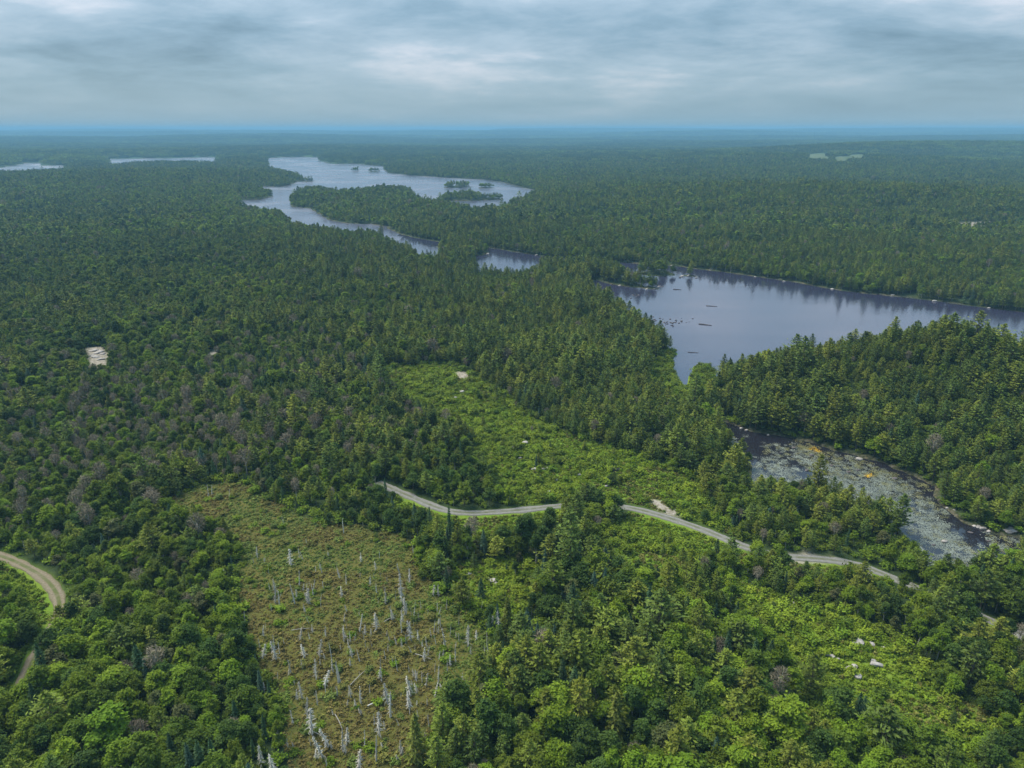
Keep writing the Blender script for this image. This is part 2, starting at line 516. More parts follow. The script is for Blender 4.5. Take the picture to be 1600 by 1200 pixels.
def water_material(name, base, ior, rough, wave):
    m, t, p, out = material(name)
    g = t.n('ShaderNodeNewGeometry')
    mp = t.n('ShaderNodeMapping')
    mp.inputs['Scale'].default_value = (0.6, 1.4, 1.0)
    t.l(g.outputs['Position'], mp.inputs[0])
    n = t.noise(mp.outputs[0], 0.55, 4.0, 0.6)
    big = t.noise(g.outputs['Position'], 0.012, 3.0, 0.5)
    p.inputs['Base Color'].default_value = (*base, 1)
    mp2 = t.n('ShaderNodeMapping')
    mp2.inputs['Scale'].default_value = (0.006, 0.045, 1.0)
    mp2.inputs['Rotation'].default_value = (0, 0, 0.25)
    t.l(g.outputs['Position'], mp2.inputs[0])
    streak = t.ramp(t.noise(mp2.outputs[0], 1.0, 4.0, 0.6), [(0.38, 0.35), (0.62, 1.5)])
    rg = t.math('ADD', rough, t.math('MULTIPLY', t.math('SUBTRACT', big, 0.42, True), 0.5))
    t.l(rg, p.inputs['Roughness'])
    p.inputs['IOR'].default_value = ior
    bp = t.n('ShaderNodeBump')
    bp.inputs['Strength'].default_value = 1.0
    t.l(t.math('MULTIPLY', streak, wave), bp.inputs['Distance'])
    t.l(n, bp.inputs['Height'])
    t.l(bp.outputs[0], p.inputs['Normal'])
    return m


def road_material(name, a, b, ruts):
    m, t, p, out = material(name)
    g = t.n('ShaderNodeNewGeometry')
    n = t.noise(g.outputs['Position'], 2.2, 5.0, 0.7)
    n2 = t.noise(g.outputs['Position'], 0.35, 3.0, 0.6)
    c = t.mix(t.ramp(n, [(0.3, 0.0), (0.7, 1.0)]), a, b)
    c = t.mix(t.math('MULTIPLY', attr(t, 'ridge'), t.ramp(n2, [(0.3, 0.25), (0.6, 1.0)])), c, ruts)
    t.l(c, p.inputs['Base Color'])
    p.inputs['Roughness'].default_value = 0.95
    p.inputs['Specular IOR Level'].default_value = 0.1
    bp = t.n('ShaderNodeBump')
    bp.inputs['Distance'].default_value = 0.06
    t.l(n, bp.inputs['Height'])
    t.l(bp.outputs[0], p.inputs['Normal'])
    return m


# ------------------------------------------------------------------ object helpers
def mesh_np(name, verts, faces, mats=(), fmat=None, smooth=False):
    me = bpy.data.meshes.new(name)
    V = np.asarray(verts, np.float32).reshape(-1, 3)
    Fq = np.asarray(faces, np.int32)
    k = Fq.shape[1]
    me.vertices.add(len(V))
    me.vertices.foreach_set('co', V.ravel())
    me.loops.add(Fq.size)
    me.loops.foreach_set('vertex_index', Fq.ravel())
    me.polygons.add(len(Fq))
    me.polygons.foreach_set('loop_start', np.arange(len(Fq), dtype=np.int32) * k)
    for m in mats:
        me.materials.append(m)
    if fmat is not None:
        me.polygons.foreach_set('material_index', np.asarray(fmat, np.int32))
    me.update(calc_edges=True)
    me.polygons.foreach_set('use_smooth', np.full(len(Fq), smooth))
    return me


def set_attr(me, name, data, kind='FLOAT'):
    a = me.attributes.new(name, kind, 'POINT')
    key = 'vector' if kind == 'FLOAT_VECTOR' else 'value'
    a.data.foreach_set(key, np.asarray(data).ravel())


def link(name, me, parent=None, label=None, cat=None, group=None, kind=None):
    o = bpy.data.objects.new(name, me)
    COL.objects.link(o)
    if parent is not None:
        o.parent = parent
    if label:
        o['label'] = label
    if cat:
        o['category'] = cat
    if group:
        o['group'] = group
    if kind:
        o['kind'] = kind
    return o


# ------------------------------------------------------------------ ground sheet
nth = len(TH)
ii, jj = np.meshgrid(np.arange(NR - 1), np.arange(nth - 1), indexing='ij')
q = np.stack([ii * nth + jj, ii * nth + jj + 1, (ii + 1) * nth + jj + 1, (ii + 1) * nth + jj], -1).reshape(-1, 4)
gv = np.stack([GX, GY, G_H], -1).reshape(-1, 3)
cap = np.stack([np.arange(nth - 1), np.full(nth - 1, len(gv)), np.full(nth - 1, len(gv)), np.arange(1, nth)], -1)
g_mesh = mesh_np('ground', gv, q[:, ::-1], [ground_material()], smooth=True)
sm = lambda d, w_: np.clip(0.5 - d / (2 * w_), 0, 1)
g_noise = 1.6 * fbm(GX / 4.0, GY / 4.0, 77, 2)
set_attr(g_mesh, 'bog', sm(G_BOG + g_noise, 2.0).astype(np.float32))
set_attr(g_mesh, 'clearing', np.maximum(np.maximum(sm(G_CLR + g_noise, 2.0), sm(G_VRG, 1.5)), sm(G_MAR, 2.0)).astype(np.float32))
set_attr(g_mesh, 'bare', sm(G_BARE + g_noise, 1.0).astype(np.float32))
set_attr(g_mesh, 'field', sm(G_FLD, 8.0).astype(np.float32))
set_attr(g_mesh, 'shore', (sm(np.abs(G_W) - 0.9 - GR / 1500, 0.6) * (G_MAR > 1)).astype(np.float32))
set_attr(g_mesh, 'far', np.clip((GR - 1500) / 1500, 0, 1).astype(np.float32))
link('ground', g_mesh, label='rolling forest ground reaching to the horizon', cat='ground', kind='structure')


# ------------------------------------------------------------------ water sheets
def water_sheet(name, pts, mat, z, grow, label):
    import bmesh
    P_ = np.asarray(pts, float)
    a = 0.5 * np.sum(P_[:, 0] * np.roll(P_[:, 1], -1) - np.roll(P_[:, 0], -1) * P_[:, 1])
    if a < 0:
        P_ = P_[::-1]
    # cells of a fine grid that touch the shore polygon grown by `grow`
    bm = bmesh.new()
    lo, hi = P_.min(0) - grow, P_.max(0) + grow
    n = 150
    xs, ys = np.linspace(lo[0], hi[0], n), np.linspace(lo[1], hi[1], n)
    X, Y = np.meshgrid(xs, ys)
    D = sdf(X, Y, P_, 1e9)
    ok = D < grow
    cell = ok[:-1, :-1] | ok[1:, :-1] | ok[:-1, 1:] | ok[1:, 1:]
    idx = np.arange(n * n).reshape(n, n)
    fi, fj = np.nonzero(cell)
    F_ = np.stack([idx[fi, fj], idx[fi, fj + 1], idx[fi + 1, fj + 1], idx[fi + 1, fj]], -1)
    used = np.unique(F_)
    mp_ = np.zeros(n * n, int)
    mp_[used] = np.arange(len(used))
    V = np.stack([X.ravel()[used], Y.ravel()[used], np.full(len(used), z)], -1)
    bm.free()
    return link(name, mesh_np(name, V, mp_[F_], [mat], smooth=True), label=label, cat='water', kind='structure')


W_LAKE = water_material('lake_water', (0.026, 0.025, 0.050), 3.0, 0.05, 0.045)  # base tinted blue-violet and IOR raised to brighten the sky's reflection
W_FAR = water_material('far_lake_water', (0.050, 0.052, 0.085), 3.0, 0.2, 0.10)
W_RIV = water_material('river_water', (0.014, 0.013, 0.018), 1.7, 0.03, 0.015)
water_sheet('lake', LAKE, W_LAKE, 0.0, 5, 'wide dark lake behind the wooded point')
water_sheet('pond', POND, W_LAKE, 0.012, 5, 'small dark pond between the two lakes')
water_sheet('channel', CHANNEL, W_LAKE, 0.024, 5, 'narrow channel leading to the upper lake')
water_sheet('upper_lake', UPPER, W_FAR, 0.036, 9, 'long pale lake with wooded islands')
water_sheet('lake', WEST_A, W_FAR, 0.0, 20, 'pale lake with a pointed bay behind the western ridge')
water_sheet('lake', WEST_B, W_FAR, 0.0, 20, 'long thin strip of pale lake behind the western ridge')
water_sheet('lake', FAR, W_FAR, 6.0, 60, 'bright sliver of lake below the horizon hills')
water_sheet('river', RIVER, W_RIV, 0.0, 4, 'slow river covered with lily pads')


# ------------------------------------------------------------------ road and track
def smooth_line(pts, step):
    P_ = np.asarray(pts, float)
    for _ in range(3):
        a, b = P_[:-1], P_[1:]
        P_ = np.concatenate([P_[:1], np.stack([a * .75 + b * .25, a * .25 + b * .75], 1).reshape(-1, 2), P_[-1:]])
    d = np.concatenate([[0], np.cumsum(np.hypot(*np.diff(P_, axis=0).T))])
    s = np.arange(0, d[-1], step)
    return np.stack([np.interp(s, d, P_[:, 0]), np.interp(s, d, P_[:, 1])], -1)


def road(name, pts, half, mat, label, ridge_w, camber):
    L = smooth_line(pts, 1.0)
    T = np.gradient(L, axis=0)
    T /= np.hypot(T[:, 0], T[:, 1])[:, None]
    N = np.stack([-T[:, 1], T[:, 0]], -1)
    offs = np.array([-1.25, -1.0, -0.72, -0.45, -0.2, 0, 0.2, 0.45, 0.72, 1.0, 1.25]) * half
    zo = np.array([-0.35, 0.14, 0.17, 0.15, 0.19, 0.2 + camber, 0.19, 0.15, 0.17, 0.14, -0.35])
    wob = 0.34 * half * fbm(L[:, 0] / 2.4, L[:, 1] / 2.4, 9, 3)
    V, rd = [], []
    zc = gz(L[:, 0], L[:, 1])
    zc = np.convolve(np.pad(zc, 6, 'edge'), np.ones(13) / 13, 'valid')
    for k, (o, z) in enumerate(zip(offs, zo)):
        e = o + (wob if abs(o) >= half * 0.99 else 0) * (1 if o > 0 else -1)
        X, Y = L[:, 0] + N[:, 0] * e, L[:, 1] + N[:, 1] * e
        Z = np.maximum(gz(X, Y), zc * 0.5 + gz(X, Y) * 0.5) + z
        V.append(np.stack([X, Y, Z], -1))
        rd.append(np.full(len(L), 1.0 if abs(o) < ridge_w * half else (0.65 if abs(o) > half * 0.95 else 0.0)))
    m, n = len(offs), len(L)
    V = np.stack(V, 1).reshape(-1, 3)
    a, b = np.meshgrid(np.arange(n - 1), np.arange(m - 1), indexing='ij')
    Fq = np.stack([a * m + b, a * m + b + 1, (a + 1) * m + b + 1, (a + 1) * m + b], -1).reshape(-1, 4)
    me = mesh_np(name, V, Fq[:, ::-1], [mat], smooth=True)
    set_attr(me, 'ridge', np.stack(rd, 1).astype(np.float32))
    return link(name, me, label=label, cat='road', kind='structure')


road('gravel_road', ROAD, 1.35, road_material('gravel', (0.125, 0.12, 0.11), (0.215, 0.207, 0.193), (0.10, 0.105, 0.06)), 'pale gravel road winding past the green clearing', 0.21, 0.05)
road('dirt_track', TRACK, 1.25, road_material('dirt', (0.13, 0.105, 0.070), (0.215, 0.180, 0.130), (0.08, 0.095, 0.030)), 'rutted dirt track curving through the western wood', 0.25, 0.03)


# ------------------------------------------------------------------ plant shapes
def tube(path, radii, sides=5):
    """tapered tube along a path -> verts, quads"""
    P_ = np.asarray(path, float)
    V, Q = [], []
    for i, p in enumerate(P_):
        d = P_[min(i + 1, len(P_) - 1)] - P_[max(i - 1, 0)]
        d /= max(np.linalg.norm(d), 1e-9)
        u = np.cross(d, (0.31, 0.95, 0.05))
        u /= max(np.linalg.norm(u), 1e-9)
        v = np.cross(d, u)
        for k in range(sides):
            t = 2 * math.pi * k / sides
            V.append(p + radii[i] * (math.cos(t) * u + math.sin(t) * v))
    for i in range(len(P_) - 1):
        for k in range(sides):
            a, b = i * sides + k, i * sides + (k + 1) % sides
            Q.append((a, b, b + sides, a + sides))
    return np.array(V), np.array(Q)


def join(parts):
    V, Q, o = [], [], 0
    for v, f in parts:
        V.append(v)
        Q.append(f + o)
        o += len(v)
    return np.concatenate(V), np.concatenate(Q)


def unit(a):
    return a / np.maximum(np.linalg.norm(a, axis=-1, keepdims=True), 1e-9)


def leaves(cen, nrm, length, width, r, direc=None):
    """diamond leaf sprays, slightly folded"""
    n = len(cen)
    nrm = unit(nrm)
    t = r.normal(size=(n, 3)) if direc is None else direc + 0.25 * r.normal(size=(n, 3))
    t = unit(t - nrm * np.sum(t * nrm, -1, keepdims=True))
    s = np.cross(nrm, t)
    l = (length * r.uniform(0.65, 1.35, n))[:, None]
    w_ = (width * r.uniform(0.65, 1.35, n))[:, None]
    fold = nrm * w_ * 0.25
    V = np.stack([cen - t * l, cen + s * w_ + fold, cen + t * l, cen - s * w_ + fold], 1).reshape(-1, 3)
    Q = np.arange(n * 4).reshape(-1, 4)
    return V, Q


def broadleaf(seed, H=9.0, rad=2.5, lobes=9, clumps=12, per=24, size=0.25, tall=1.0):
    r = np.random.RandomState(seed)
    zc = H * 0.60
    L = []
    for i in range(lobes):
        a = i * 2.399 + r.uniform(-.4, .4)
        u = r.uniform(0.15, 1.0) if i else 0.0
        L.append((rad * 0.66 * math.sqrt(u) * math.cos(a), rad * 0.66 * math.sqrt(u) * math.sin(a),
                  zc + tall * (H * 0.24 * (1 - u * 1.5) + r.uniform(-1.0, 1.0)), rad * r.uniform(0.30, 0.64)))
    cen, nr = [], []
    for x, y, z, R in L:
        d = unit(r.normal(size=(clumps, 3)) + (0, 0, 0.35))
        cc = np.array((x, y, z)) + d * R * (0.85, 0.85, 0.8 * tall) * r.uniform(0.75, 1.12, (clumps, 1))
        for c, dd in zip(cc, d):
            cen.append(c + r.normal(size=(per, 3)) * (0.36, 0.36, 0.22) * (rad / 2.7))
            nr.append(dd * 0.7 + (0, 0, 0.75) + r.normal(size=(per, 3)) * 0.5)
    crown = leaves(np.concatenate(cen), np.concatenate(nr), size, size * 0.62, r)
    b = r.uniform(-.25, .25, 2)
    tr = [tube([(0, 0, -0.5), (b[0] * .5, b[1] * .5, H * .25), (b[0], b[1], H * .5), (b[0] * 1.6, b[1] * 1.6, H * .82)], [.16, .12, .085, .02])]
    for x, y, z, R in L[1:]:
        s = np.array((b[0], b[1], H * r.uniform(.3, .5)))
        e = np.array((x, y, z))
        tr.append(tube([s, (s + e) / 2 + (0, 0, .15), e], [.06, .045, .015], 3))
    return join(tr), crown


def pine(seed, H=11.0, rad=2.5, whorls=13, br=6, tufts=16, size=0.36):
    r = np.random.RandomState(seed)
    cen, nr, dr, tr = [], [], [], [tube([(0, 0, -0.5), (r.uniform(-.15, .15), r.uniform(-.15, .15), H * .5), (0, 0, H)], [.18, .11, .02])]
    for k in range(whorls):
        f = k / (whorls - 1)
        z = H * (0.26 + 0.73 * f)
        Lb = rad * (1 - f ** 2.4) * (0.8 + 0.2 * math.sin(min(1, f * 3) * 1.57)) * r.uniform(0.7, 1.15) + 0.4
        a0 = r.uniform(0, 6.28)
        for j in range(br):
            a = a0 + 6.283 * j / br + r.uniform(-.3, .3)
            Lj = Lb * r.uniform(0.6, 1.2)
            up = r.uniform(0.05, 0.35) + 0.3 * f
            d = np.array((math.cos(a), math.sin(a), up))
            tr.append(tube([(0, 0, z), d * Lj * .9 + (0, 0, z)], [.035, .012], 3))
            n = max(3, int(tufts * (0.45 + 0.55 * (1 - f))))
            s = r.uniform(0.3, 1.05, n)
            side = np.array((-math.sin(a), math.cos(a), 0))
            c = np.array((0, 0, z)) + d * (s * Lj)[:, None] + side * (r.uniform(-.3, .3, n) * Lj * s)[:, None]
            c[:, 2] += r.uniform(-.05, .22, n)
            cen.append(c)
            nr.append(np.array((0, 0, 1.0)) + r.normal(size=(n, 3)) * 0.45)
            dr.append(np.repeat((d + (0, 0, .35))[None], n, 0))
    cen.append(np.array((0, 0, H)) + r.normal(size=(10, 3)) * (.15, .15, .3))
    nr.append(r.normal(size=(10, 3)))
    dr.append(np.repeat([[0, 0, 1.0]], 10, 0))
    return join(tr), leaves(np.concatenate(cen), np.concatenate(nr), size, size * 0.42, r, np.concatenate(dr))


def spruce(seed, H=9.0, rad=1.55, whorls=18, br=7, tufts=8, size=0.30, droop=-0.25):
    r = np.random.RandomState(seed)
    cen, nr, dr = [], [], []
    for k in range(whorls):
        f = k / (whorls - 1)
        z = H * (0.10 + 0.88 * f)
        Lb = rad * (1 - f) ** 0.85 * r.uniform(0.8, 1.15) + 0.10
        a0 = r.uniform(0, 6.28)
        for j in range(br):
            a = a0 + 6.283 * j / br + r.uniform(-.25, .25)
            Lj = Lb * r.uniform(0.7, 1.2)
            d = np.array((math.cos(a), math.sin(a), droop + 0.5 * f))
            n = max(2, int(tufts * (0.4 + 0.6 * (1 - f))))
            s = r.uniform(0.25, 1.0, n)
            side = np.array((-math.sin(a), math.cos(a), 0))
            cen.append(np.array((0, 0, z)) + d * (s * Lj)[:, None] + side * (r.uniform(-.22, .22, n) * Lj)[:, None])
            nr.append(np.array((d[0] * .5, d[1] * .5, 0.9)) + r.normal(size=(n, 3)) * 0.35)
            dr.append(np.repeat(d[None], n, 0))
    cen.append(np.stack([np.zeros(6), np.zeros(6), H * np.linspace(.93, 1.02, 6)], -1))
    nr.append(r.normal(size=(6, 3)) * (1, 1, .1))
    dr.append(np.repeat([[0, 0, 1.0]], 6, 0))
    tr = tube([(0, 0, -0.5), (0, 0, H * .5), (0, 0, H * .98)], [.13, .08, .015])
    return tr, leaves(np.concatenate(cen), np.concatenate(nr), size, size * 0.42, r, np.concatenate(dr))


def snag(seed, H=5.0, n=55, spread=0.75, fork=False, drop=-0.45):
    r = np.random.RandomState(seed)
    b = r.uniform(-.3, .3, 2)
    tr = tube([(0, 0, -0.4), (b[0] * .3, b[1] * .3, H * .35), (b[0] * .7, b[1] * .7, H * .7), (b[0], b[1], H)], [.16, .12, .085, .02])
    if fork:
        tr = join([tr, tube([(b[0] * .4, b[1] * .4, H * .45), (b[0] + .5, b[1] + .2, H * .75), (b[0] + .55, b[1] + .3, H * .95)], [.07, .05, .015], 4)])
    br = []
    for k in range(n):
        f = r.uniform(0.12, 0.97)
        z = f * H
        a = r.uniform(0, 6.28)
        l = spread * (1.08 - f) ** 0.7 * r.uniform(0.35, 1.2) + 0.08
        s = np.array((b[0] * f, b[1] * f, z))
        d = np.array((math.cos(a), math.sin(a), drop + r.uniform(-.25, .3)))
        br.append(tube([s, s + d * l * .6, s + d * l + (0, 0, -.08)], [.042, .034, .014], 3))
    return tr, join(br)


def bare_tree(seed, H=8.0, rad=2.0):
    r = np.random.RandomState(seed)
    tr = [tube([(0, 0, -.5), (.1, -.1, H * .4), (0, .1, H * .8)], [.13, .09, .03])]
    for k in range(10):
        a, z = k * 2.4, H * r.uniform(.3, .6)
        e = np.array((rad * .7 * math.cos(a), rad * .7 * math.sin(a), H * r.uniform(.7, .95)))
        tr.append(tube([(0, 0, z), e * (.5, .5, .5) + (0, 0, z * .5 + .2), e], [.05, .035, .012], 3))
    n = 520
    d = unit(r.normal(size=(n, 3)) + (0, 0, .3))
    c = np.array((0, 0, H * .66)) + d * (rad, rad, H * .27) * r.uniform(.55, 1.05, (n, 1)) + r.normal(size=(n, 3)) * .15
    tw = leaves(c, r.normal(size=(n, 3)), .42, .05, r, d + (0, 0, .5))
    return join(tr), tw


def bush(seed, H=1.2, rad=1.0, n=260, size=0.22):
    r = np.random.RandomState(seed)
    k = 9
    cc = np.stack([r.normal(size=k) * rad * .5, r.normal(size=k) * rad * .5, H * r.uniform(.35, .85, k)], -1)
    i = r.randint(0, k, n)
    c = cc[i] + r.normal(size=(n, 3)) * (rad * .26, rad * .26, H * .16)
    c[:, 2] = np.maximum(c[:, 2], .05)
    st = [tube([(0, 0, -.2), (0.05 * x, 0.05 * y, .1), (x, y, z)], [.03, .025, .008], 3) for x, y, z in cc[:6]]
    return join(st), leaves(c, (c - (0, 0, H * .2)) * .5 + (0, 0, .8) + r.normal(size=(n, 3)) * .45, size, size * .6, r)


def tuft(seed, H=0.45, rad=0.45, n=60, size=0.16):
    r = np.random.RandomState(seed)
    c = np.stack([r.normal(size=n) * rad * .55, r.normal(size=n) * rad * .55, r.uniform(.02, 1, n) * H], -1)
    c[:, 2] *= np.clip(1.2 - np.hypot(c[:, 0], c[:, 1]) / rad, 0.15, 1)
    return leaves(c, np.array((0, 0, .9)) + r.normal(size=(n, 3)) * .6, size, size * .55, r)


def proto_object(name, parts):
    """an unlinked source object for the stuff instancers: parts = [((V,Q), material), ...]"""
    V, Q = join([p for p, _ in parts])
    fm = np.concatenate([np.full(len(p[1]), i) for i, (p, _) in enumerate(parts)])
    me = mesh_np(name, V, Q, [m for _, m in parts], fm)
    return bpy.data.objects.new(name, me)


def stuff(name, protos, x, y, z, idx, rot, scl, label, cat):
    """one object that scatters the source shapes with geometry nodes"""
    n = len(x)
    me = bpy.data.meshes.new(name)
    me.vertices.add(n)
    me.vertices.foreach_set('co', np.stack([x, y, z], -1).astype(np.float32).ravel())
    set_attr(me, 'idx', idx.astype(np.int32), 'INT')
    set_attr(me, 'rot', rot.astype(np.float32), 'FLOAT_VECTOR')
    set_attr(me, 'scl', scl.astype(np.float32), 'FLOAT_VECTOR')
    o = link(name, me, label=label, cat=cat, kind='stuff')
    g = bpy.data.node_groups.new(name, 'GeometryNodeTree')
    g.interface.new_socket('Geometry', in_out='INPUT', socket_type='NodeSocketGeometry')
    g.interface.new_socket('Geometry', in_out='OUTPUT', socket_type='NodeSocketGeometry')
    gi, go = g.nodes.new('NodeGroupInput'), g.nodes.new('NodeGroupOutput')
    na = {}
    for k, ty in (('idx', 'INT'), ('rot', 'FLOAT_VECTOR'), ('scl', 'FLOAT_VECTOR')):
        na[k] = g.nodes.new('GeometryNodeInputNamedAttribute')
        na[k].data_type = ty
        na[k].inputs[0].default_value = k
    e2r = g.nodes.new('FunctionNodeEulerToRotation')
    g.links.new(na['rot'].outputs[0], e2r.inputs[0])
    jn = g.nodes.new('GeometryNodeJoinGeometry')
    for k, p in enumerate(protos):
        oi = g.nodes.new('GeometryNodeObjectInfo')
        oi.inputs['Object'].default_value = p
        cmp_ = g.nodes.new('FunctionNodeCompare')
        cmp_.data_type = 'INT'
        cmp_.operation = 'EQUAL'
        ints = [s for s in cmp_.inputs if s.type == 'INT']
        g.links.new(na['idx'].outputs[0], ints[0])
        ints[1].default_value = k
        ip = g.nodes.new('GeometryNodeInstanceOnPoints')
        g.links.new(gi.outputs[0], ip.inputs['Points'])
        g.links.new(cmp_.outputs[0], ip.inputs['Selection'])
        g.links.new(oi.outputs['Geometry'], ip.inputs['Instance'])
        g.links.new(e2r.outputs[0], ip.inputs['Rotation'])
        g.links.new(na['scl'].outputs[0], ip.inputs['Scale'])
        g.links.new(ip.outputs[0], jn.inputs[0])
    g.links.new(jn.outputs[0], go.inputs[0])
    md = o.modifiers.new('scatter', 'NODES')
    md.node_group = g
    return o


# ------------------------------------------------------------------ tree kinds: (shape, trunk material, crown material, look)
KINDS = {'broadleaf_tree': [], 'pine_tree': [], 'spruce_tree': [], 'bare_tree': []}
LOD = {k: [] for k in KINDS}


def add_kind(kind, make, trunk_m, crown_m, look, lod):
    tr, cr = make()
    lt, lc = lod()
    KINDS[kind].append(dict(trunk=mesh_np('trunk', *tr, [M[trunk_m]], smooth=True), crown=mesh_np('crown', *cr, [M[crown_m]]), look=look,
                            proto=proto_object(kind, [(tr, M[trunk_m]), (cr, M[crown_m])])))
    LOD[kind].append(proto_object(kind + '_distant', [(lc, M[crown_m])]))


BS = [0]
B_ROUND = lambda: broadleaf(1 + BS[0])
B_WIDE = lambda: broadleaf(2 + BS[0], 8.3, 3.0, 11, 13, 25, .255)
B_TALL = lambda: broadleaf(3 + BS[0], 9.6, 2.0, 9, 12, 22, .24, 1.35)
for mat, word in (('leaf_bright', 'bright green'), ('leaf_mid', 'mid green'), ('leaf_dark', 'dark green')):
    BS[0] += 100
    for mk, shape, lod in ((B_ROUND, 'round crowned', lambda: broadleaf(1, 9, 2.7, 7, 6, 6, .75)), (B_WIDE, 'broad spreading', lambda: broadleaf(2, 8.5, 3.2, 8, 6, 6, .8)),
                           (B_TALL, 'narrow upright', lambda: broadleaf(3, 10, 2.1, 7, 6, 6, .7, 1.35))):
        add_kind('broadleaf_tree', mk, 'birch' if shape[0] == 'n' else 'bark', mat, f'{shape} {word} broadleaf tree', lod)
add_kind('broadleaf_tree', lambda: broadleaf(7, 8.0, 2.4, 9, 11, 23, .25), 'bark', 'leaf_olive', 'faded olive brown broadleaf tree', lambda: broadleaf(7, 8, 2.5, 7, 6, 6, .75))
for mat, word in (('pine', 'olive green'), ('pine_dark', 'dark green')):
    for sd, h, rd, shape in ((11, 10.0, 2.7, 'layered'), (12, 11.0, 2.3, 'shaggy'), (13, 8.6, 2.7, 'broad bushy')):
        add_kind('pine_tree', lambda sd=sd, h=h, rd=rd: pine(sd, h, rd), 'bark', mat, f'{shape} {word} pine',
                 lambda sd=sd, h=h, rd=rd: pine(sd, h, rd * 1.05, 9, 6, 6, .66))
for mat, word in (('spruce', 'dark green'), ('spruce_blue', 'blue grey')):
    for sd, h, rd, shape in ((21, 8.4, 1.7, 'conical'), (22, 9.2, 1.25, 'slim spire shaped')):
        add_kind('spruce_tree', lambda sd=sd, h=h, rd=rd: spruce(sd, h, rd), 'bark', mat, f'{shape} {word} spruce',
                 lambda sd=sd, h=h, rd=rd: spruce(sd, h, rd, 10, 5, 3, .7))
add_kind('spruce_tree', lambda: spruce(23, 8.5, 1.9, 17, 7, 7, .38, .05), 'bark', 'tamarack', 'golden olive conical tamarack', lambda: spruce(23, 8.5, 1.9, 10, 5, 4, .75, .05))
add_kind('bare_tree', lambda: bare_tree(31), 'birch', 'twig', 'leafless twiggy grey brown tree', lambda: bare_tree(31))
add_kind('bare_tree', lambda: bare_tree(32, 9.0, 1.5), 'birch', 'twig', 'slim leafless grey tree', lambda: bare_tree(32, 9.0, 1.5))


# ------------------------------------------------------------------ where trees grow
def jitter_grid(x0, x1, y0, y1, s, seed):
    r = np.random.RandomState(seed)
    X, Y = np.meshgrid(np.arange(x0, x1, s), np.arange(y0, y1, s))
    X = X + (np.arange(X.shape[0]) % 2)[:, None] * s * .5
    return (X + r.uniform(-.46, .46, X.shape) * s).ravel(), (Y + r.uniform(-.46, .46, Y.shape) * s).ravel()


def in_view(x, y, z, h, mu, mv):
    u, v, d = project(x, y, z)
    u2, v2, d2 = project(x, y, z + h)
    return (d > 5) & (u > -mu) & (u < 1600 + mu) & (v2 < 1200 + mv)


def bump_at(x, y, u, v, rad, z=3.0):
    cx_, cy_ = at(u, v, z)
    return np.exp(-((x - cx_) ** 2 + (y - cy_) ** 2) / rad ** 2)


def species_weights(x, y):
    """chances of broadleaf, pine, spruce, bare at a place"""
    n1_, n2_ = fbm(x / 60.0, y / 60.0, 51, 3), fbm(x / 45.0, y / 45.0, 61, 3)
    con = 0.40 + 0.5 * n1_ + 0.35 * fbm(x / 330.0, y / 240.0, 57, 2)
    con += 0.55 * bump_at(x, y, 1400, 600, 110) + 0.4 * bump_at(x, y, 1180, 720, 60) + 0.45 * bump_at(x, y, 800, 500, 130)
    con += 0.45 * bump_at(x, y, 1030, 650, 50) + 0.3 * bump_at(x, y, 1100, 350, 450) + 0.3 * bump_at(x, y, 560, 620, 60)
    con -= 0.36 * bump_at(x, y, 150, 1000, 60) + 0.35 * bump_at(x, y, 1250, 1000, 70) + 0.3 * bump_at(x, y, 200, 620, 110)
    con -= 0.28 * bump_at(x, y, 150, 450, 200) + 0.22 * bump_at(x, y, 230, 330, 420) + 0.35 * bump_at(x, y, 1450, 400, 160) - 0.14 * bump_at(x, y, 950, 1100, 90)
    con += 0.3 * np.exp(-np.abs(samp(G_BOG, x, y)) / 7.0)
    con = np.clip(con, 0.06, 0.95)
    sp = np.clip(0.24 + 0.6 * n2_ + 0.35 * np.exp(-np.abs(samp(G_BOG, x, y)) / 10.0) - 0.5 * bump_at(x, y, 1400, 600, 130), 0.06, 0.9)
    bare = 0.02 + 0.26 * bump_at(x, y, 150, 690, 60) + 0.16 * bump_at(x, y, 420, 700, 40) + 0.10 * bump_at(x, y, 560, 590, 60)
    return (1 - con) * (1 - bare), con * (1 - sp) * (1 - bare), con * sp * (1 - bare), bare


def bright_field(x, y):
    return np.clip(0.42 + 0.5 * fbm(x / 50.0, y / 50.0, 71, 3) + 0.4 * fbm(x / 260.0, y / 200.0, 73, 2) + 0.35 * bump_at(x, y, 180, 900, 45) + 0.25 * bump_at(x, y, 1350, 1050, 60) - 0.2 * bump_at(x, y, 650, 730, 50), 0, 1)


HIDE_X = on_ground(1398, 905)[0]


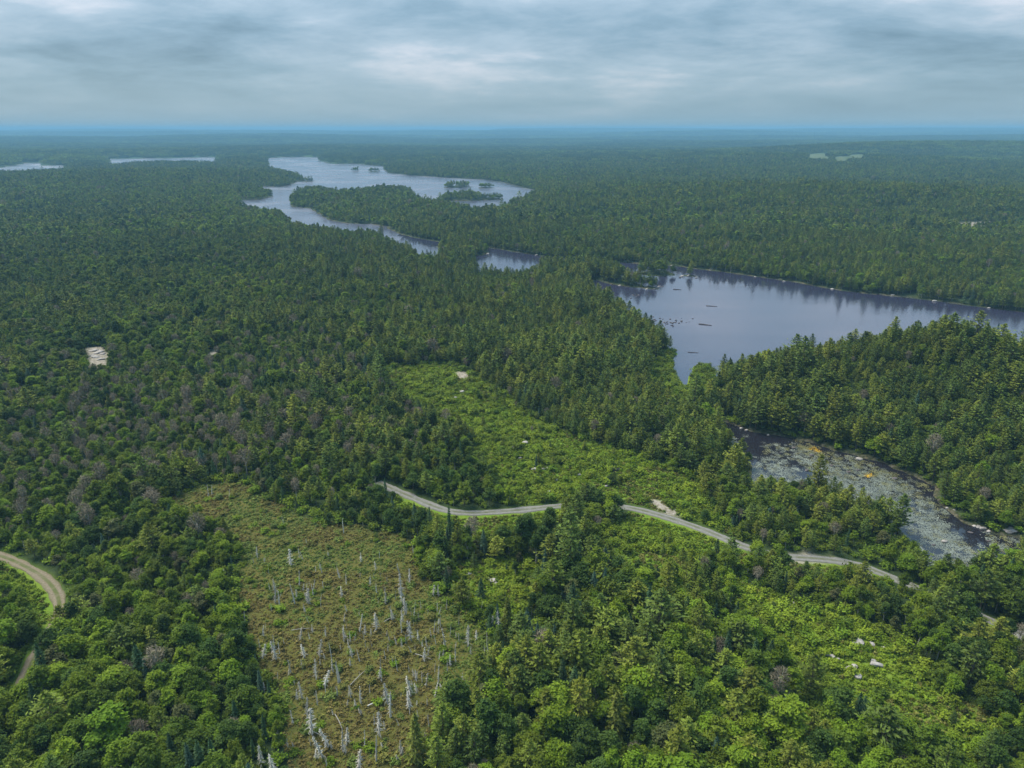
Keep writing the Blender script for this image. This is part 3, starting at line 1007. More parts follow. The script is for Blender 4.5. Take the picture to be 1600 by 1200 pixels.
def grow(x, y, seed):
    """drop the places where no tree stands; choose kind, variant and size for the others"""
    r = np.random.RandomState(seed)
    W_ = samp(G_W, x, y)
    ok = (W_ > 1.2) & (samp(G_FLD, x, y) > 0)
    bog, clr = samp(G_BOG, x, y), samp(G_CLR, x, y)
    e = 1.5 * fbm(x / 6.0, y / 6.0, 81, 2)
    ok &= (bog + e > 0.8) & ((clr + e > 0.5) | (r.rand(len(x)) < 0.065)) & (samp(G_MAR, x, y) + e > 0.5)
    ok &= (samp(G_ROAD, x, y) > np.where(x > HIDE_X, 1.9, 2.9)) & (samp(G_TRK, x, y) > 2.9) & (samp(G_VRG, x, y) > 0.4) & (samp(G_BARE, x, y) > 1.2)
    ok &= (fbm(x / 17.0, y / 17.0, 83, 2) > -0.38) | (r.rand(len(x)) < 0.35)
    x, y = x[ok], y[ok]
    n = len(x)
    wb, wp, ws, wd = species_weights(x, y)
    u = r.rand(n)
    kind = np.where(u < wd, 3, np.where(u < wd + wb, 0, np.where(u < wd + wb + wp, 1, 2)))
    bf = bright_field(x, y) + r.normal(size=n) * 0.34
    tone = np.where(bf > 0.58, 0, np.where(bf > 0.2, 1, 2))
    shape = r.randint(0, 3, n)
    var = np.zeros(n, int)
    var = np.where(kind == 0, np.where(r.rand(n) < 0.05, 9, tone * 3 + shape), var)
    var = np.where(kind == 1, (r.rand(n) < 0.42) * 3 + shape, var)
    var = np.where(kind == 2, np.where(r.rand(n) < 0.09, 4, (r.rand(n) < 0.3) * 2 + r.randint(0, 2, n)), var)
    var = np.where(kind == 3, r.randint(0, 2, n), var)
    tall_ = 1 + 0.3 * bump_at(x, y, 960, 437, 45, 0) + 0.45 * bump_at(x, y, 1025, 427, 14, 0)
    sc = tall_ * r.uniform(0.55, 1.12, n) * np.where(r.rand(n) < 0.13, np.where(kind == 0, r.uniform(1.1, 1.35, n), r.uniform(1.15, 1.5, n)), 1.0) * (1.0 + 0.42 * fbm(x / 35.0, y / 35.0, 91, 2)) * np.where(kind == 0, 0.70, 0.80)
    # young growth on the clearings' and the bog's rims
    sc *= np.clip(0.6 + 0.08 * np.minimum(clr[ok], bog[ok]), 0.5, 1.0)
    return x, y, kind, var, sc, r


NAMES = list(KINDS)

FULL_R = 750.0
x, y = jitter_grid(-720, 720, 58, 760, 2.5, 1)
x, y = x[np.hypot(x, y) < FULL_R], y[np.hypot(x, y) < FULL_R]
z = gz(x, y)
k = in_view(x, y, z, 11, 170, 160)
x, y = x[k], y[k]
x, y, kind, var, sc, r = grow(x, y, 2)
z = gz(x, y)
rz = r.uniform(0, 6.283, len(x))
wide = r.uniform(0.85, 1.2, len(x))
T_H = np.array([9.0, 11.0, 9.2, 8.5])[kind] * sc
u, v, dep = project(x, y, z + T_H * 0.6)
vis = (u > -12) & (u < 1612) & (v < 1208)
size_px = T_H / dep

# ------------------------------------------------------------------ places by name, for the labels
d_bog, d_clr, d_road, d_trk = samp(G_BOG, x, y), samp(G_CLR, x, y), samp(G_ROAD, x, y), samp(G_TRK, x, y)


def place(px, py, db, dc, drd, dt):
    pu, pv, _ = project(px, py, 3.0)
    if dt < 7:
        return 'by the rutted dirt track'
    if drd < 8:
        return 'by the gravel road'
    if db < 5:
        return 'on the bog rim'
    if dc < 4:
        return 'on the clearing edge'
    if dt < 60 and pu < 420:
        return 'between dirt track and bog' if db < 45 else 'near the dirt track'
    return min((db, 'in the bogside wood'), (drd, 'in the roadside wood'), (dc, 'in the wood behind the clearing'))[1]


def size_word(s):
    return 'small ' if s < 0.55 else ('tall ' if s > 0.8 else '')


N_WORD = ['a broadleaf tree', 'a pine', 'a spruce', 'a leafless tree']


def neighbour(i):
    d = np.hypot(x - x[i], y - y[i])
    d[i] = 99
    d = np.where(kind == kind[i], d + 0.9, d)
    j = int(np.argmin(d))
    w_ = ('another ' + N_WORD[kind[j]].split(' ', 1)[1]) if kind[j] == kind[i] else N_WORD[kind[j]]
    return ' beside ' + w_ if d[j] < 4.5 else ' standing alone'


single = np.zeros(len(x), bool)
for kd, name in enumerate(NAMES):
    cand = np.nonzero(vis & (kind == kd))[0]
    cand = cand[np.argsort(-size_px[cand])][:296]
    single[cand] = True
    for i in cand:
        K = KINDS[name][var[i]]
        cat = 'tree'
        lab = size_word(sc[i]) + K['look'] + ' ' + place(x[i], y[i], d_bog[i], d_clr[i], d_road[i], d_trk[i]) + neighbour(i)
        if len(lab.split()) > 16:
            lab = lab.replace(' in the wood behind the clearing', ' behind the clearing')
        if len(lab.split()) > 16:
            lab = lab.replace('the rutted dirt track', 'the dirt track').replace(' another', ' a')
        o = link(name if 'tamarack' not in K['look'] else 'tamarack_tree', None, label=lab, cat=name.replace('_', ' '), group='single trees of the near wood: ' + name.replace('_', ' '))
        o.location = (x[i], y[i], z[i])
        o.rotation_euler = (0, 0, rz[i])
        o.scale = (sc[i] * wide[i], sc[i] * wide[i], sc[i])
        link('trunk', K['trunk'], o)
        link('crown', K['crown'], o)

# two golden tamaracks that stand out of the wood east of the bog
for pu, pv, s_, lab in ((960, 1158, 1.2, 'tall golden olive tamarack standing out of the dark green wood beside the bog'),
                        (652, 1190, 1.15, 'golden green tamarack on the tip of the bog among the dead trees')):
    X, Y = on_ground(pu, pv)
    K = KINDS['spruce_tree'][4]
    clear_ = np.hypot(x - X, y - Y + 1.5) < 3.4
    single &= ~clear_
    kind[clear_] = -1
    for o in [o_ for o_ in COL.objects if o_.type == 'EMPTY' and math.hypot(o_.location.x - X, o_.location.y - Y + 1.5) < 3.4]:
        for c_ in o.children:
            bpy.data.objects.remove(c_)
        bpy.data.objects.remove(o)
    o = link('tamarack_tree', None, label=lab, cat='tamarack')
    o.location = (X, Y, float(gz(X, Y)))
    o.scale = (s_, s_, s_)
    link('trunk', K['trunk'], o)
    link('crown', K['crown'], o)

for kd, (name, lab) in enumerate(zip(NAMES, ('dense broadleaf wood of bright and dark green crowns', 'olive green pine wood around the lakes', 'dark spruce and fir wood between the broadleaf stands', 'scattered leafless grey trees in the forest'))):
    m_ = (kind == kd) & ~single
    n = m_.sum()
    stuff(name.replace('_tree', '_woodland'), [K['proto'] for K in KINDS[name]], x[m_], y[m_], z[m_], var[m_],
          np.stack([r.normal(size=n) * .03, r.normal(size=n) * .03, rz[m_]], -1), np.stack([sc[m_] * wide[m_], sc[m_] * wide[m_], sc[m_]], -1), lab, 'forest')

# middle distance: simpler trees, still one by one
x, y = jitter_grid(-1900, 1900, 300, 2300, 4.1, 3)
rr = np.hypot(x, y)
k = (rr > FULL_R) & (rr < 2250)
x, y = x[k], y[k]
k = in_view(x, y, 0 * x, 11, 120, 0)
x, y = x[k], y[k]
x, y, kind, var, sc, r = grow(x, y, 4)
z = gz(x, y) - np.where(kind == 1, 1.3, 0.4) * sc
off = np.cumsum([0] + [len(LOD[n_]) for n_ in NAMES])
idx = off[kind] + var
n = len(x)
s3 = sc * r.uniform(1.1, 1.5, n)
stuff('distant_forest', sum([LOD[n_] for n_ in NAMES], []), x, y, z, idx, np.stack([0 * x, 0 * x, r.uniform(0, 6.28, n)], -1), np.stack([s3, s3, sc * 1.05], -1),
      'mixed forest around the lakes in the middle distance', 'forest')


# far distance: groups of trees
def grove(seed, mats, conif, n=24, R=16.0):
    r_ = np.random.RandomState(seed)
    parts = {}
    for i in range(n):
        a, q_ = i * 2.399, R * math.sqrt((i + .5) / n)
        ox, oy = q_ * math.cos(a) + r_.uniform(-1, 1), q_ * math.sin(a) + r_.uniform(-1, 1)
        m_ = mats[r_.randint(len(mats))]
        h = r_.uniform(6, 11)
        if r_.rand() < conif:
            V, Q = spruce(seed + i, h * 1.1, 2.4, 6, 4, 2, 1.3)[1]
        else:
            V, Q = broadleaf(seed + i, h, 3.4, 5, 4, 2, 1.35)[1]
        parts.setdefault(m_, []).append((V + (ox, oy, 0), Q))
    return proto_object('grove', [(join(p), M[m_]) for m_, p in parts.items()])


GROVES = [grove(100, ['leaf_bright', 'leaf_mid'], .1), grove(200, ['leaf_mid', 'leaf_dark'], .3), grove(300, ['pine', 'pine_dark'], .8),
          grove(400, ['pine_dark', 'spruce', 'leaf_dark'], .7), grove(500, ['leaf_mid', 'pine', 'leaf_bright'], .4)]
X_, Y_, S_ = [], [], []
for (r0, r1, s, sc_, sd) in ((2200, 6500, 24.0, 1.0, 6), (6300, 18000, 66.0, 2.6, 7)):
    x, y = jitter_grid(-r1 * .82, r1 * .82, r0 * .6, r1, s, sd)
    rr = np.hypot(x, y)
    k = (rr > r0) & (rr < r1)
    x, y = x[k], y[k]
    k = in_view(x, y, 0 * x, 11, 60, 0)
    x, y = x[k], y[k]
    k = (samp(G_W, x, y) > 9 * sc_) & (samp(G_FLD, x, y) > 8)
    X_.append(x[k])
    Y_.append(y[k])
    S_.append(np.full(k.sum(), sc_))
x, y, s = np.concatenate(X_), np.concatenate(Y_), np.concatenate(S_)
n = len(x)
r = np.random.RandomState(8)
fi = fbm(x / 260.0, y / 260.0, 52, 3) * 1.5 + r.normal(size=n) * .35
idx = np.select([fi > .55, fi > .15, fi > -.2, fi > -.55], [0, 4, 1, 3], 2)
stuff('far_forest', GROVES, x, y, gz(x, y) - 0.3, idx, np.stack([0 * x, 0 * x, r.uniform(0, 6.28, n)], -1),
      np.stack([s, s, np.where(s > 1, 1.35, 1.0) * r.uniform(.85, 1.15, n)], -1), 'unbroken blue green forest fading towards the horizon', 'forest')

# ------------------------------------------------------------------ low growth
BUSH = [bush(41), bush(42, 1.6, 1.1, 300), bush(43, 0.9, 1.2, 260)]
B_LOOK = [('heath', 'yellow green'), ('heath_dark', 'fresh green'), ('leaf_mid', 'mid green')]
BPRO = [proto_object('bush', [(b[0], M['bark']), (b[1], M[mt])]) for b in BUSH for mt, _ in B_LOOK]
BMESH = [(mesh_np('stem', *b[0], [M['bark']]), mesh_np('foliage', *b[1], [M[mt]]), w_) for b in BUSH for mt, w_ in B_LOOK]

# bushes on the clearings and verges
x, y = jitter_grid(-200, 260, 60, 420, 1.75, 21)
z = gz(x, y)
k = in_view(x, y, z, 2, 60, 60)
x, y, z = x[k], y[k], z[k]
r = np.random.RandomState(22)
dc = np.minimum(np.minimum(samp(G_CLR, x, y), samp(G_VRG, x, y)), samp(G_MAR, x, y) + 1)
k = (dc + fbm(x / 5, y / 5, 7, 2) < 1.0) & (samp(G_ROAD, x, y) > 3.1) & (samp(G_TRK, x, y) > 2.9) & (samp(G_W, x, y) > .6) & (samp(G_BARE, x, y) > .4)
k &= r.rand(len(x)) < np.clip(0.6 + 0.9 * fbm(x / 9, y / 9, 17, 2), 0.08, 1)
x, y, z = x[k], y[k], z[k]
n = len(x)
sc = r.uniform(.4, 1.3, n) * np.where(samp(G_VRG, x, y) < 0, .62, 1.0) * (1 + .5 * np.clip(fbm(x / 14, y / 14, 27, 2), 0, 1))
bi = r.randint(0, 3, n) * 3 + np.where(r.rand(n) < .58, 0, np.where(r.rand(n) < .65, 1, 2))
rz = r.uniform(0, 6.28, n)
u, v, dep = project(x, y, z + .5)
vis = (u > 0) & (u < 1600) & (v < 1198)
cand = np.nonzero(vis)[0]
cand = cand[np.argsort(-(sc / dep)[cand])][:290]
d_r, d_t = samp(G_ROAD, x, y), samp(G_TRK, x, y)
dcs = [sdf(x, y, p_, 1e9) for p_ in CLEARS + [MARSH]]
CLR_N = ['on the clearing beyond the road', 'in the opening beside the bog', 'on the boulder clearing', 'on the strip below the road', 'on the lakeside marsh']
for i in cand:
    st, fo, w_ = BMESH[bi[i]]
    where = 'beside the rutted dirt track' if d_t[i] < 7 else ('on the road verge' if d_r[i] < 7 else CLR_N[int(np.argmin([dd[i] for dd in dcs]))])
    sw = 'low spreading' if bi[i] // 3 == 2 else ('knee-high' if sc[i] < .75 else 'rounded')
    nb = np.argsort(np.hypot(x - x[i], y - y[i]))[1]
    lab = f"{sw} {w_} shrub {where} by a {'smaller' if sc[nb] < sc[i] else 'bigger'} {BMESH[bi[nb]][2]} one"
    if len(lab.split()) > 16:
        lab = lab.replace('low spreading', 'low')
    o = link('shrub', None, label=lab, cat='shrub', group='shrubs of the clearings and verges')
    o.location = (x[i], y[i], z[i])
    o.rotation_euler = (0, 0, rz[i])
    o.scale = (sc[i], sc[i], sc[i])
    link('stem', st, o)
    link('foliage', fo, o)
k = np.ones(n, bool)
k[cand] = False
stuff('heath_bushes', BPRO, x[k], y[k], z[k], bi[k], np.stack([0 * x[k], 0 * x[k], rz[k]], -1), np.repeat(sc[k][:, None], 3, 1), 'low yellow green bushes covering the clearing', 'bushes')

# undergrowth in the gaps of the near wood
x, y = jitter_grid(-330, 330, 58, 340, 2.6, 23)
z = gz(x, y)
k = in_view(x, y, z, 2, 60, 60) & (samp(G_W, x, y) > .8) & (samp(G_BOG, x, y) > 0) & (samp(G_CLR, x, y) > 0) & (samp(G_ROAD, x, y) > 3.0) & (samp(G_TRK, x, y) > 3.0) & (samp(G_VRG, x, y) > 0)
k &= samp(G_BARE, x, y) > 0.3
x, y, z = x[k], y[k], z[k]
n = len(x)
r = np.random.RandomState(24)
stuff('undergrowth', BPRO, x, y, z, r.randint(0, 3, n) * 3 + 1 + (r.rand(n) < .6), np.stack([0 * x, 0 * x, r.uniform(0, 6.28, n)], -1),
      np.repeat(r.uniform(.7, 1.5, n)[:, None], 3, 1), 'green undergrowth filling the gaps between the near trees', 'undergrowth')

# clearing turf and bog tussocks
TUFT = [tuft(51), tuft(52, .35, .55), tuft(53, .6, .4)]
HT = [proto_object('tuft', [(t_, M[m_])]) for t_ in TUFT for m_ in ('heath', 'heath_dark', 'bog_olive')]
BT = [proto_object('tussock', [(t_, M[m_])]) for t_ in TUFT for m_ in ('bog_brown', 'bog_olive', 'bog_green')]
x, y = jitter_grid(-200, 260, 60, 420, 0.95, 25)
z = gz(x, y)
dcl = np.minimum(np.minimum(samp(G_CLR, x, y), samp(G_VRG, x, y)), samp(G_MAR, x, y))
k = (dcl < 1.5) & in_view(x, y, z, 1, 20, 20) & (samp(G_ROAD, x, y) > 2.5) & (samp(G_TRK, x, y) > 2.2) & (samp(G_W, x, y) > .4) & (samp(G_BARE, x, y) > -.3)
x, y, z = x[k], y[k], z[k]
n = len(x)
r = np.random.RandomState(26)
f = fbm(x / 12, y / 12, 33, 3) + r.normal(size=n) * .3
stuff('heath_turf', HT, x, y, z, r.randint(0, 3, n) * 3 + np.select([f > .1, f > -.35], [0, 1], 2), np.stack([0 * x, 0 * x, r.uniform(0, 6.28, n)], -1),
      np.repeat(r.uniform(.7, 1.5, n)[:, None], 3, 1), 'short bright green heath between the bushes of the clearing', 'heath')
x, y = jitter_grid(-120, 10, 60, 240, 0.66, 27)
k = np.random.RandomState(270).rand(len(x)) < np.clip(.85 + .4 * fbm(x / 2.2, y / 2.2, 272, 2), .4, 1)
x, y = x[k], y[k]
z = gz(x, y)
k = (samp(G_BOG, x, y) < 1.5) & in_view(x, y, z, 1, 20, 30)
x, y, z = x[k], y[k], z[k]
n = len(x)
r = np.random.RandomState(28)
f = 1.7 * fbm(x / 9, y / 9, 43, 3) + r.normal(size=n) * .3
stuff('bog_vegetation', BT, x, y, z, r.randint(0, 3, n) * 3 + np.select([f > .15, f > -.25], [2, 1], 0), np.stack([0 * x, 0 * x, r.uniform(0, 6.28, n)], -1),
      np.repeat((.35 + 1.1 * r.rand(n) ** 2)[:, None], 3, 1) * (1, 1, .8), 'brown and olive heather tussocks covering the bog', 'bog plants')

# bushes standing in the bog
x, y = jitter_grid(-120, 10, 60, 240, 3.4, 29)
z = gz(x, y)
r = np.random.RandomState(30)
k = (samp(G_BOG, x, y) < 0) & in_view(x, y, z, 2, 20, 30) & (r.rand(len(x)) < np.clip(.4 + 1.0 * fbm(x / 12, y / 12, 47, 2), .08, .9))
x, y, z = x[k], y[k], z[k]
bogm = [(mesh_np('stem', *b[0], [M['bark']]), mesh_np('foliage', *b[1], [M[mt]]), w_) for b in BUSH for mt, w_ in (('bog_green', 'dull green'), ('heath_dark', 'fresh green'), ('bog_olive', 'olive'))]
u, v, dep = project(x, y, z)
cand = np.argsort(dep)
BOGB = []
cand = cand[(u > 0)[cand] & (u < 1600)[cand] & (v < 1198)[cand]][:290]
for i in cand:
    b_ = r.randint(0, 9)
    st, fo, w_ = bogm[b_]
    s = r.uniform(.4, .95)
    lab = f"{'low spreading' if b_ // 3 == 2 else ('small' if s < .65 else 'rounded')} {w_} bush growing in the brown bog"
    BOGB.append((x[i], y[i], w_))
    o = link('bog_bush', None, label=lab, cat='bush', group='bushes of the bog')
    o.location = (x[i], y[i], z[i])
    o.rotation_euler = (0, 0, r.uniform(0, 6.28))
    o.scale = (s * 1.1, s * 1.1, s)
    link('stem', st, o)
    link('foliage', fo, o)

# ------------------------------------------------------------------ dead trees
SN = [(snag(61, 5.0, 34, .45), 'slim'), (snag(62, 5.0, 80, .85), 'bristly'), (snag(63, 4.6, 26, .35, True), 'forked'), (snag(64, 5.4, 16, .25), 'pole like')]
SNM = [(mesh_np('trunk', *s_[0], [M['deadwood']], smooth=True), mesh_np('branches', *s_[1], [M['deadwood']]), w_) for s_, w_ in SN]
spots = [(326, 775, 5.5, 0), (331, 774, 4.5, 0), (268, 792, 5, 1), (300, 800, 4.5, 1), (358, 777, 4, 2), (444, 821, 4, 0), (537, 833, 6, 3), (455, 884, 7, 1),
         (468, 872, 4, 0), (473, 874, 3.5, 0), (431, 928, 6, 1), (437, 949, 6.5, 2), (461, 944, 8, 0), (480, 942, 6, 1), (468, 917, 6, 0), (490, 921, 5, 0), (485, 943, 5.5, 1), (531, 904, 4.5, 1),
         (432, 1032, 7, 1), (437, 1022, 5, 0), (468, 1002, 5, 1), (476, 1028, 5.5, 1), (499, 1027, 6, 1), (455, 1053, 5.5, 2), (494, 1062, 6.5, 1), (507, 1072, 6, 1), (520, 1050, 5.5, 0), (532, 1068, 7, 0),
         (472, 1092, 6, 1), (496, 1101, 5.5, 2), (488, 1148, 8.5, 1), (480, 1122, 6, 1), (505, 1185, 8, 1), (514, 1168, 7, 1), (548, 1089, 4.5, 1), (564, 1097, 5, 0), (593, 1150, 8, 1), (536, 1176, 7, 0), (542, 1165, 6, 1),
         (570, 1166, 5, 0), (588, 1192, 8, 3), (560, 1205, 7, 1), (428, 1212, 7, 1), (410, 1200, 6.5, 1), (396, 1101, 6, 2), (383, 975, 5, 2), (562, 987, 6, 0), (588, 985, 7, 1), (540, 1000, 4.5, 1), (628, 990, 6, 2),
         (643, 1002, 7, 1), (696, 1010, 8, 0), (731, 1010, 7.5, 1), (780, 992, 8, 1), (768, 985, 6, 1), (642, 1088, 8, 1), (640, 1110, 7, 1), (610, 1120, 8.5, 0), (606, 1100, 7, 1), (666, 1072, 5.5, 0), (685, 1065, 6, 0),
         (680, 1090, 6, 0), (621, 1048, 5, 3), (529, 1068, 6, 3), (518, 1028, 5, 3), (1018, 1130, 6, 2), (390, 1150, 5, 1), (410, 1030, 6, 1), (705, 1170, 7, 1), (925, 1030, 6, 1), (1190, 1010, 6, 1), (972, 945, 6, 3), (988, 948, 5, 1),
         (918, 920, 7, 3), (545, 1015, 4, 0), (630, 945, 7, 1), (628, 930, 8, 1), (633, 960, 7, 1), (625, 900, 6, 2), (640, 912, 6, 1)]
r = np.random.RandomState(33)
while len(spots) < 298:
    pu, pv = r.uniform(330, 790), r.uniform(850, 1200)
    X, Y = on_ground(pu, pv)
    if float(samp(G_BOG, X, Y)) > 3:
        continue
    dens = math.exp(-((pu - 620) / 120) ** 2 - ((pv - 1010) / 85) ** 2) + .34
    if r.rand() < dens:
        spots.append((pu, pv, r.uniform(1.8, 4.6), r.choice([0, 0, 1, 1, 2, 3])))
SXY = [on_ground(p_[0], p_[1]) for p_ in spots]
for pu, pv, h, kd in spots:
    X, Y = on_ground(pu, pv)
    tr, br, w_ = SNM[kd]
    db = float(samp(G_BOG, X, Y))
    side = min((float(samp(G_TRK, X, Y)) - 14, 'on the dirt track side of the bog'), (float(samp(G_ROAD, X, Y)), 'on the road side of the bog'), (26.0, 'in the middle of the bog'))[1]
    near = sum(1 for q_ in SXY if 0 < math.hypot(q_[0] - X, q_[1] - Y) < 3.2)
    nb_ = min((math.hypot(b_[0] - X, b_[1] - Y), b_[2]) for b_ in BOGB)
    side += ', standing alone' if near == 0 else (', paired' if near == 1 else ', in a clump')
    where = side if db < -4 else ('on the rim of the brown bog' if db < 5 else 'among the green trees of the wood')
    hw = 'tall' if h > 6 else ('short' if h < 3.6 else 'mid height')
    lab = f'{hw} {w_} bleached dead tree {where}'
    if nb_[0] < 1.8:
        lab += f' by {nb_[1]} bush'
    if len(lab.split()) > 16:
        lab = lab.replace('bleached ', '')
    if len(lab.split()) > 16:
        lab = lab.replace(' dirt track side of the bog', ' track side')
    if len(lab.split()) > 16:
        lab = lab.replace(f' by {nb_[1]} bush', '')
    o = link('dead_tree', None, label=lab, cat='dead tree', group='dead trees of the bog')
    o.location = (X, Y, float(gz(X, Y)))
    o.rotation_euler = (r.normal() * .09, r.normal() * .09, r.uniform(0, 6.28))
    h *= .68
    s = h / 5.0
    o.scale = (s * r.uniform(.9, 1.25), s * r.uniform(.9, 1.25), s)
    link('trunk', tr, o)
    link('branches', br, o)


# ------------------------------------------------------------------ boulders and logs
def rock_mesh(seed, name='boulder'):
    import bmesh
    bm = bmesh.new()
    bmesh.ops.create_icosphere(bm, subdivisions=2, radius=1.0)
    r_ = np.random.RandomState(seed)
    dirs = unit(r_.normal(size=(9, 3)))
    cut = r_.uniform(.55, .95, 9)
    for v_ in bm.verts:
        p = np.array(v_.co)
        for d_, c_ in zip(dirs, cut):
            t_ = p @ d_
            if t_ > c_:
                p -= d_ * (t_ - c_) * .85
        p *= 1 + r_.normal() * .03
        v_.co = p
    V = np.array([v_.co[:] for v_ in bm.verts])
    Fc = np.array([[v_.index for v_ in f_.verts] for f_ in bm.faces])
    bm.free()
    return V, Fc


ROCKS = [rock_mesh(s_) for s_ in (71, 72, 73, 74)]
R_DRY = [mesh_np('boulder', *k_, [M['rock']]) for k_ in ROCKS]
R_WET = [mesh_np('boulder', *k_, [M['wet_rock']]) for k_ in ROCKS]
r = np.random.RandomState(75)


def boulder(u_, v_, w_, flat, wet, label, water=False):
    X, Y = at(u_, v_, 0.0) if water else on_ground(u_, v_)
    zz_ = max(float(gz(X, Y)), -0.35) if water else float(gz(X, Y))
    o = link('boulder', (R_WET if wet else R_DRY)[r.randint(4)], label=('small ' if w_ < 1.1 else ('mid sized ' if w_ < 1.7 else 'large ')) + label, cat='boulder', group='boulders: ' + label)
    a = w_ / 2
    o.scale = (a * r.uniform(.85, 1.15), a * r.uniform(.6, .95), a * flat)
    o.rotation_euler = (r.normal() * .12, r.normal() * .12, r.uniform(-.5, .5))
    o.location = (X, Y, (0.05 if water else zz_) + a * flat * .28)
    return o


for p in [(1232, 946, 3.0), (1247, 963, 1.6), (1245, 975, 1.8), (1338, 998, 2.2), (1340, 1005, 3.0), (1362, 1007, 1.6), (1290, 1022, 1.6), (1300, 1026, 1.2), (1330, 1046, 2.4), (1334, 1042, 1.6),
          (1341, 1058, 2.0), (1365, 1034, 1.3), (1370, 1040, 2.6), (1412, 1014, 1.4), (1417, 1026, 1.7), (1358, 898, 1.6), (1310, 1030, .9), (1225, 958, .9), (1380, 1012, .9), (1260, 968, .8)]:
    boulder(*p, .45, False, 'pale flat granite boulder lying in the heath below the gravel road')
for p in [(733, 898, 1.5), (770, 909, 2.4), (775, 914, 1.6), (763, 905, 1.0), (728, 893, .8)]:
    boulder(*p, .6, False, 'pale pink granite boulder in the small opening beside the bog')
for p in [(670, 589, 2.2), (676, 604, 1.6), (720, 613, 3.0), (711, 622, 2.0), (745, 638, 2.0), (755, 669, 2.2), (820, 692, 2.4), (835, 734, 2.2), (851, 733, 2.2), (868, 750, 2.0), (800, 700, 1.6), (880, 770, 1.6), (742, 608, 1.6),
          (760, 640, 1.4), (812, 716, 1.5), (905, 742, 1.4), (948, 760, 1.5), (858, 768, 1.4), (690, 600, 1.2)]:
    boulder(*p, .5, False, 'pale granite boulder half sunk in the heath beyond the gravel road')
boulder(963, 735, 2.6, .7, True, 'dark boulder standing in the heath beyond the gravel road')
for p in [(1453, 750, 1.3), (1467, 755, 1.6), (1470, 758, 1.2), (1476, 766, 1.4), (1482, 770, 1.0), (1480, 795, 1.3), (1490, 798, 1.6), (1497, 800, 1.2), (1522, 823, 1.3), (1528, 824, 1.6), (1536, 827, 1.8), (1544, 831, 1.5), (1550, 827, 1.4),
          (1561, 830, 1.1), (1228, 679, 1.2), (1158, 670, 1.4), (1166, 673, 1.6), (1200, 680, 1.0), (1264, 688, 1.1), (1420, 738, 1.0), (1432, 743, 1.2), (1509, 814, 1.3)]:
    boulder(*p, .6, False, 'pale boulder on the far bank of the lily pad river', True)
boulder(1577, 831, 5.2, .42, False, 'long pale slab of rock at the edge of the lily pad river', True)
boulder(1476, 847, 1.7, .5, False, 'pale flat rock standing alone in the lily pads', True)
boulder(1343, 718, 2.6, .35, False, 'wide pale rock at the far side of the lily pad river', True)
for p in [(1326, 738, 1.4), (1300, 728, 1.5), (1268, 712, 1.6), (1260, 735, 1.2), (1220, 708, 1.2), (1240, 700, 1.5), (1340, 735, 1.3), (1398, 748, 1.5), (1516, 833, 1.5), (1545, 846, 1.2), (1459, 852, 1.0)]:
    boulder(*p, .4, True, 'dark wet rock breaking the lily pads of the river', True)
for i_ in range(46):
    t_ = r.rand()
    boulder(1000 + 75 * t_ + r.normal() * 6, 494 + 11 * math.sin(t_ * 2.6) + r.normal() * 3.0, r.uniform(.5, 1.7), .4, True, 'dark rock of the boulder shoal in the lake', True)
for i_ in range(12):
    boulder(982 + r.uniform(0, 16), 462 + r.normal() * 1.5, r.uniform(.6, 1.6), .4, True, 'dark rock off the tip of the near lake shore', True)
for i_ in range(9):
    boulder(1014 + i_ * 2.6 + r.normal(), 449 + r.normal() * 1.6, r.uniform(1.0, 2.4), .35, i_ % 2 == 0, 'rock on the spit at the end of the wooded point', True)
for i_ in range(12):
    boulder(1062 + r.uniform(0, 28), 432 + r.normal() * 1.4, r.uniform(1.0, 3.0), .5, i_ % 3 == 0, 'rock piled on the tiny islet in the lake', True)
for p in [(1112, 421.5, 4), (1050, 415.5, 2.5), (838, 399, 3.0), (1180, 433, 2), (1225, 440, 2), (1300, 452, 2.5), (1395, 462, 3), (1460, 471, 3), (1545, 482, 2.5), (1010, 452, 2.0), (968, 446.5, 2.0), (762, 397, 3.0)]:
    boulder(*p, .5, False, 'pale boulder on the far lake shore', True)
for p in [(146, 548, 4), (154, 551, 5), (150, 558, 4), (158, 562, 3.5), (143, 556, 3), (160, 553, 3)]:
    boulder(*p, .35, False, 'pinkish slab of bare rock in the western forest')


def log(u_, v_, length, ang, rad, mat, label, water=True):
    V, Q = tube([(-length / 2, 0, 0), (-length * .15, .06 * length * .1, .03), (length * .2, 0, 0), (length / 2, -.03 * length, .02)], [rad, rad * .9, rad * .75, rad * .4], 7)
    b1 = tube([(length * .1, 0, 0), (length * .2, .5, .35)], [rad * .4, .02], 4)
    b2 = tube([(-length * .2, 0, 0), (-length * .1, -.45, .4)], [rad * .4, .02], 4)
    V, Q = join([(V, Q), b1, b2])
    X, Y = at(u_, v_, 0.0) if water else on_ground(u_, v_)
    o = link('log', mesh_np('log', V, Q, [M[mat]], smooth=True), label=label, cat='log')
    o.location = (X, Y, .06 if water else float(gz(X, Y)) + rad + .25)
    o.rotation_euler = (0, 0, ang)


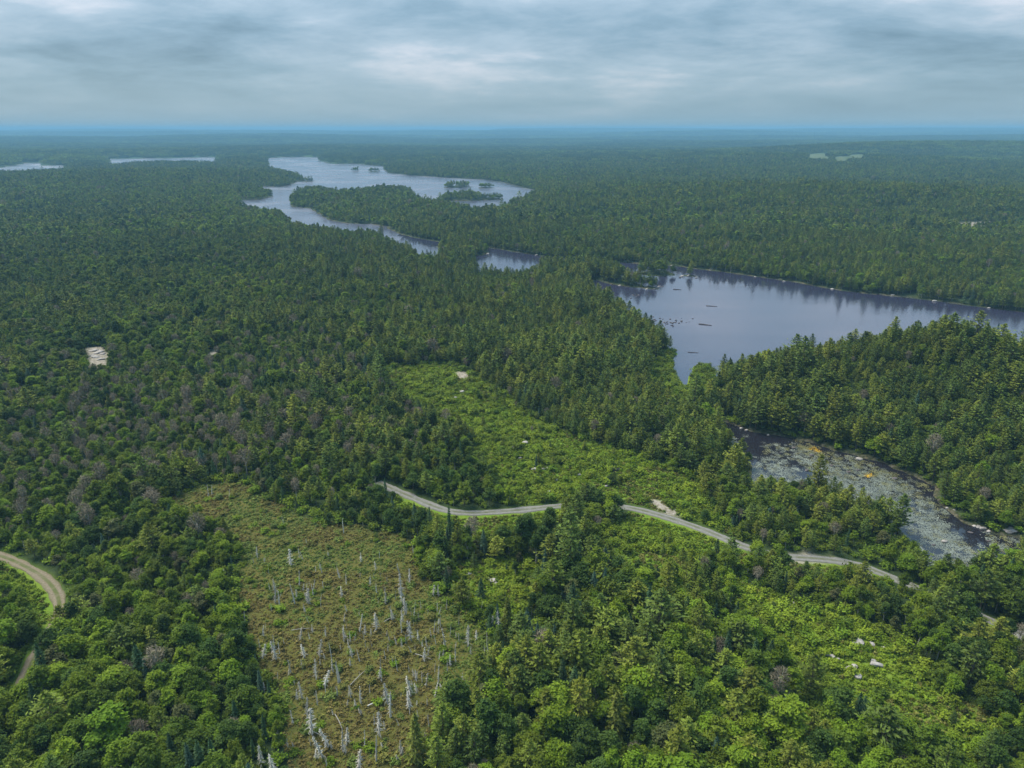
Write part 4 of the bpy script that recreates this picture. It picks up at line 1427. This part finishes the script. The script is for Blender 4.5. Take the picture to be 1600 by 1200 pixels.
log(1102, 507.5, 7.0, -.45, .45, 'wet_rock', 'long dark log lying in the lake beyond the boulder shoal')
log(1058, 452.5, 5.0, -.2, .4, 'wet_rock', 'short dark log floating off the wooded point')
log(1112, 478.5, 6.5, -.3, .3, 'wet_rock', 'thin dark log awash in the middle of the lake')
log(1083, 551, 5.0, -.15, .22, 'wet_rock', 'dark log floating at the mouth of the marshy inlet')
log(1015, 500, 4.5, -.5, .4, 'wet_rock', 'dark log stranded among the rocks of the boulder shoal')
log(592, 1098, 4.2, .55, .12, 'deadwood', 'thin bleached log lying in the brown bog', False)
for pu, pv, ln, an, wd in ((470, 985, 3.6, .2, 'short'), (560, 1060, 4.6, 1.1, 'long'), (662, 1028, 3.8, -.4, 'half sunken'), (530, 1130, 4.0, -1.0, 'crooked'), (610, 968, 3.2, .8, 'splintered')):
    log(pu, pv, ln, an, .09, 'grey_log', f'{wd} grey log lying among the dead trees of the bog', False)
log(424, 1142, 4.6, -.6, .13, 'deadwood', 'bleached fallen trunk at the edge of the bog wood', False)


# ------------------------------------------------------------------ lily pads
def pads(seed, n=34, R=.9, size=.125):
    r_ = np.random.RandomState(seed)
    V, Q = [], []
    for i in range(n):
        c = np.array((*(r_.normal(size=2) * R * .55), r_.uniform(.012, .03)))
        s_ = size * r_.uniform(.6, 1.3)
        a0 = r_.uniform(0, 6.28)
        k0 = len(V)
        for j in range(6):
            a = a0 + j * 1.0472
            V.append(c + (s_ * math.cos(a), s_ * math.sin(a), r_.uniform(0, .02)))
        Q += [(k0, k0 + 1, k0 + 2, k0 + 3), (k0, k0 + 3, k0 + 4, k0 + 5)]
    return np.array(V), np.array(Q)


PAD = [proto_object('pads', [(pads(s_), M[m_])]) for m_ in ('pad', 'pad_olive', 'pad_yellow') for s_ in (81, 82)]
RP = np.array(RIVER)
x, y = jitter_grid(RP[:, 0].min(), RP[:, 0].max(), RP[:, 1].min(), RP[:, 1].max(), 1.0, 83)
r = np.random.RandomState(84)
dR = samp(G_W, x, y)
u, v, dep = project(x, y, 0 * x)
far_bank = seg_dist(x, y, RIVER[:22], False, 80)
dens = .62 + .75 * fbm(x / 7, y / 16, 85, 3) - .9 * np.exp(-far_bank / 2.6) - .55 * bump_at(x, y, 1195, 705, 11, 0)
k = inside(x, y, RIVER) & (dR < -.4) & (r.rand(len(x)) < dens)
x, y, fb = x[k], y[k], far_bank[k]
n = len(x)
ol = r.rand(n) < np.clip(.12 + 1.1 * np.exp(-fb / 9.0) * (1 - bump_at(x, y, 1480, 840, 30, 0)), 0, .85)
ye = (bump_at(x, y, 1273, 702, 1.9, 0) > .4) | (bump_at(x, y, 1357, 743, .9, 0) > .4)
idx = np.where(ye, 4, np.where(ol, 2, 0)) + r.randint(0, 2, n)
stuff('lily_pads', PAD, x, y, 0 * x + .005, idx, np.stack([0 * x, 0 * x, r.uniform(0, 6.28, n)], -1), np.repeat(r.uniform(.7, 1.3, n)[:, None], 3, 1), 'grey green lily pads covering the slow river', 'lily pads')

# ------------------------------------------------------------------ haze
hv = np.array([(sx_ * 36000.0, sy_ * 36000.0, zz_) for zz_ in (-6.0, float(G_H.max()) + 19.0) for sy_ in (-1, 1) for sx_ in (-1, 1)])
hq = np.array([(0, 2, 3, 1), (4, 5, 7, 6), (0, 1, 5, 4), (2, 6, 7, 3), (0, 4, 6, 2), (1, 3, 7, 5)])
hm = bpy.data.materials.new('haze')
hm.use_nodes = True
ht = NT(hm.node_tree)
ho = ht.n('ShaderNodeOutputMaterial')
pv = ht.n('ShaderNodeVolumePrincipled')
pv.inputs['Color'].default_value = (0.25, 0.52, 0.74, 1)
pv.inputs['Density'].default_value = 0.00017
pv.inputs['Anisotropy'].default_value = 0.0
ht.l(pv.outputs[0], ho.inputs['Volume'])
link('haze', mesh_np('haze', hv, hq, [hm]), label='pale blue haze over the distant forest', cat='haze', kind='stuff')
print('OBJECT COUNT', len(scene.objects), 'max terrain', G_H.max())
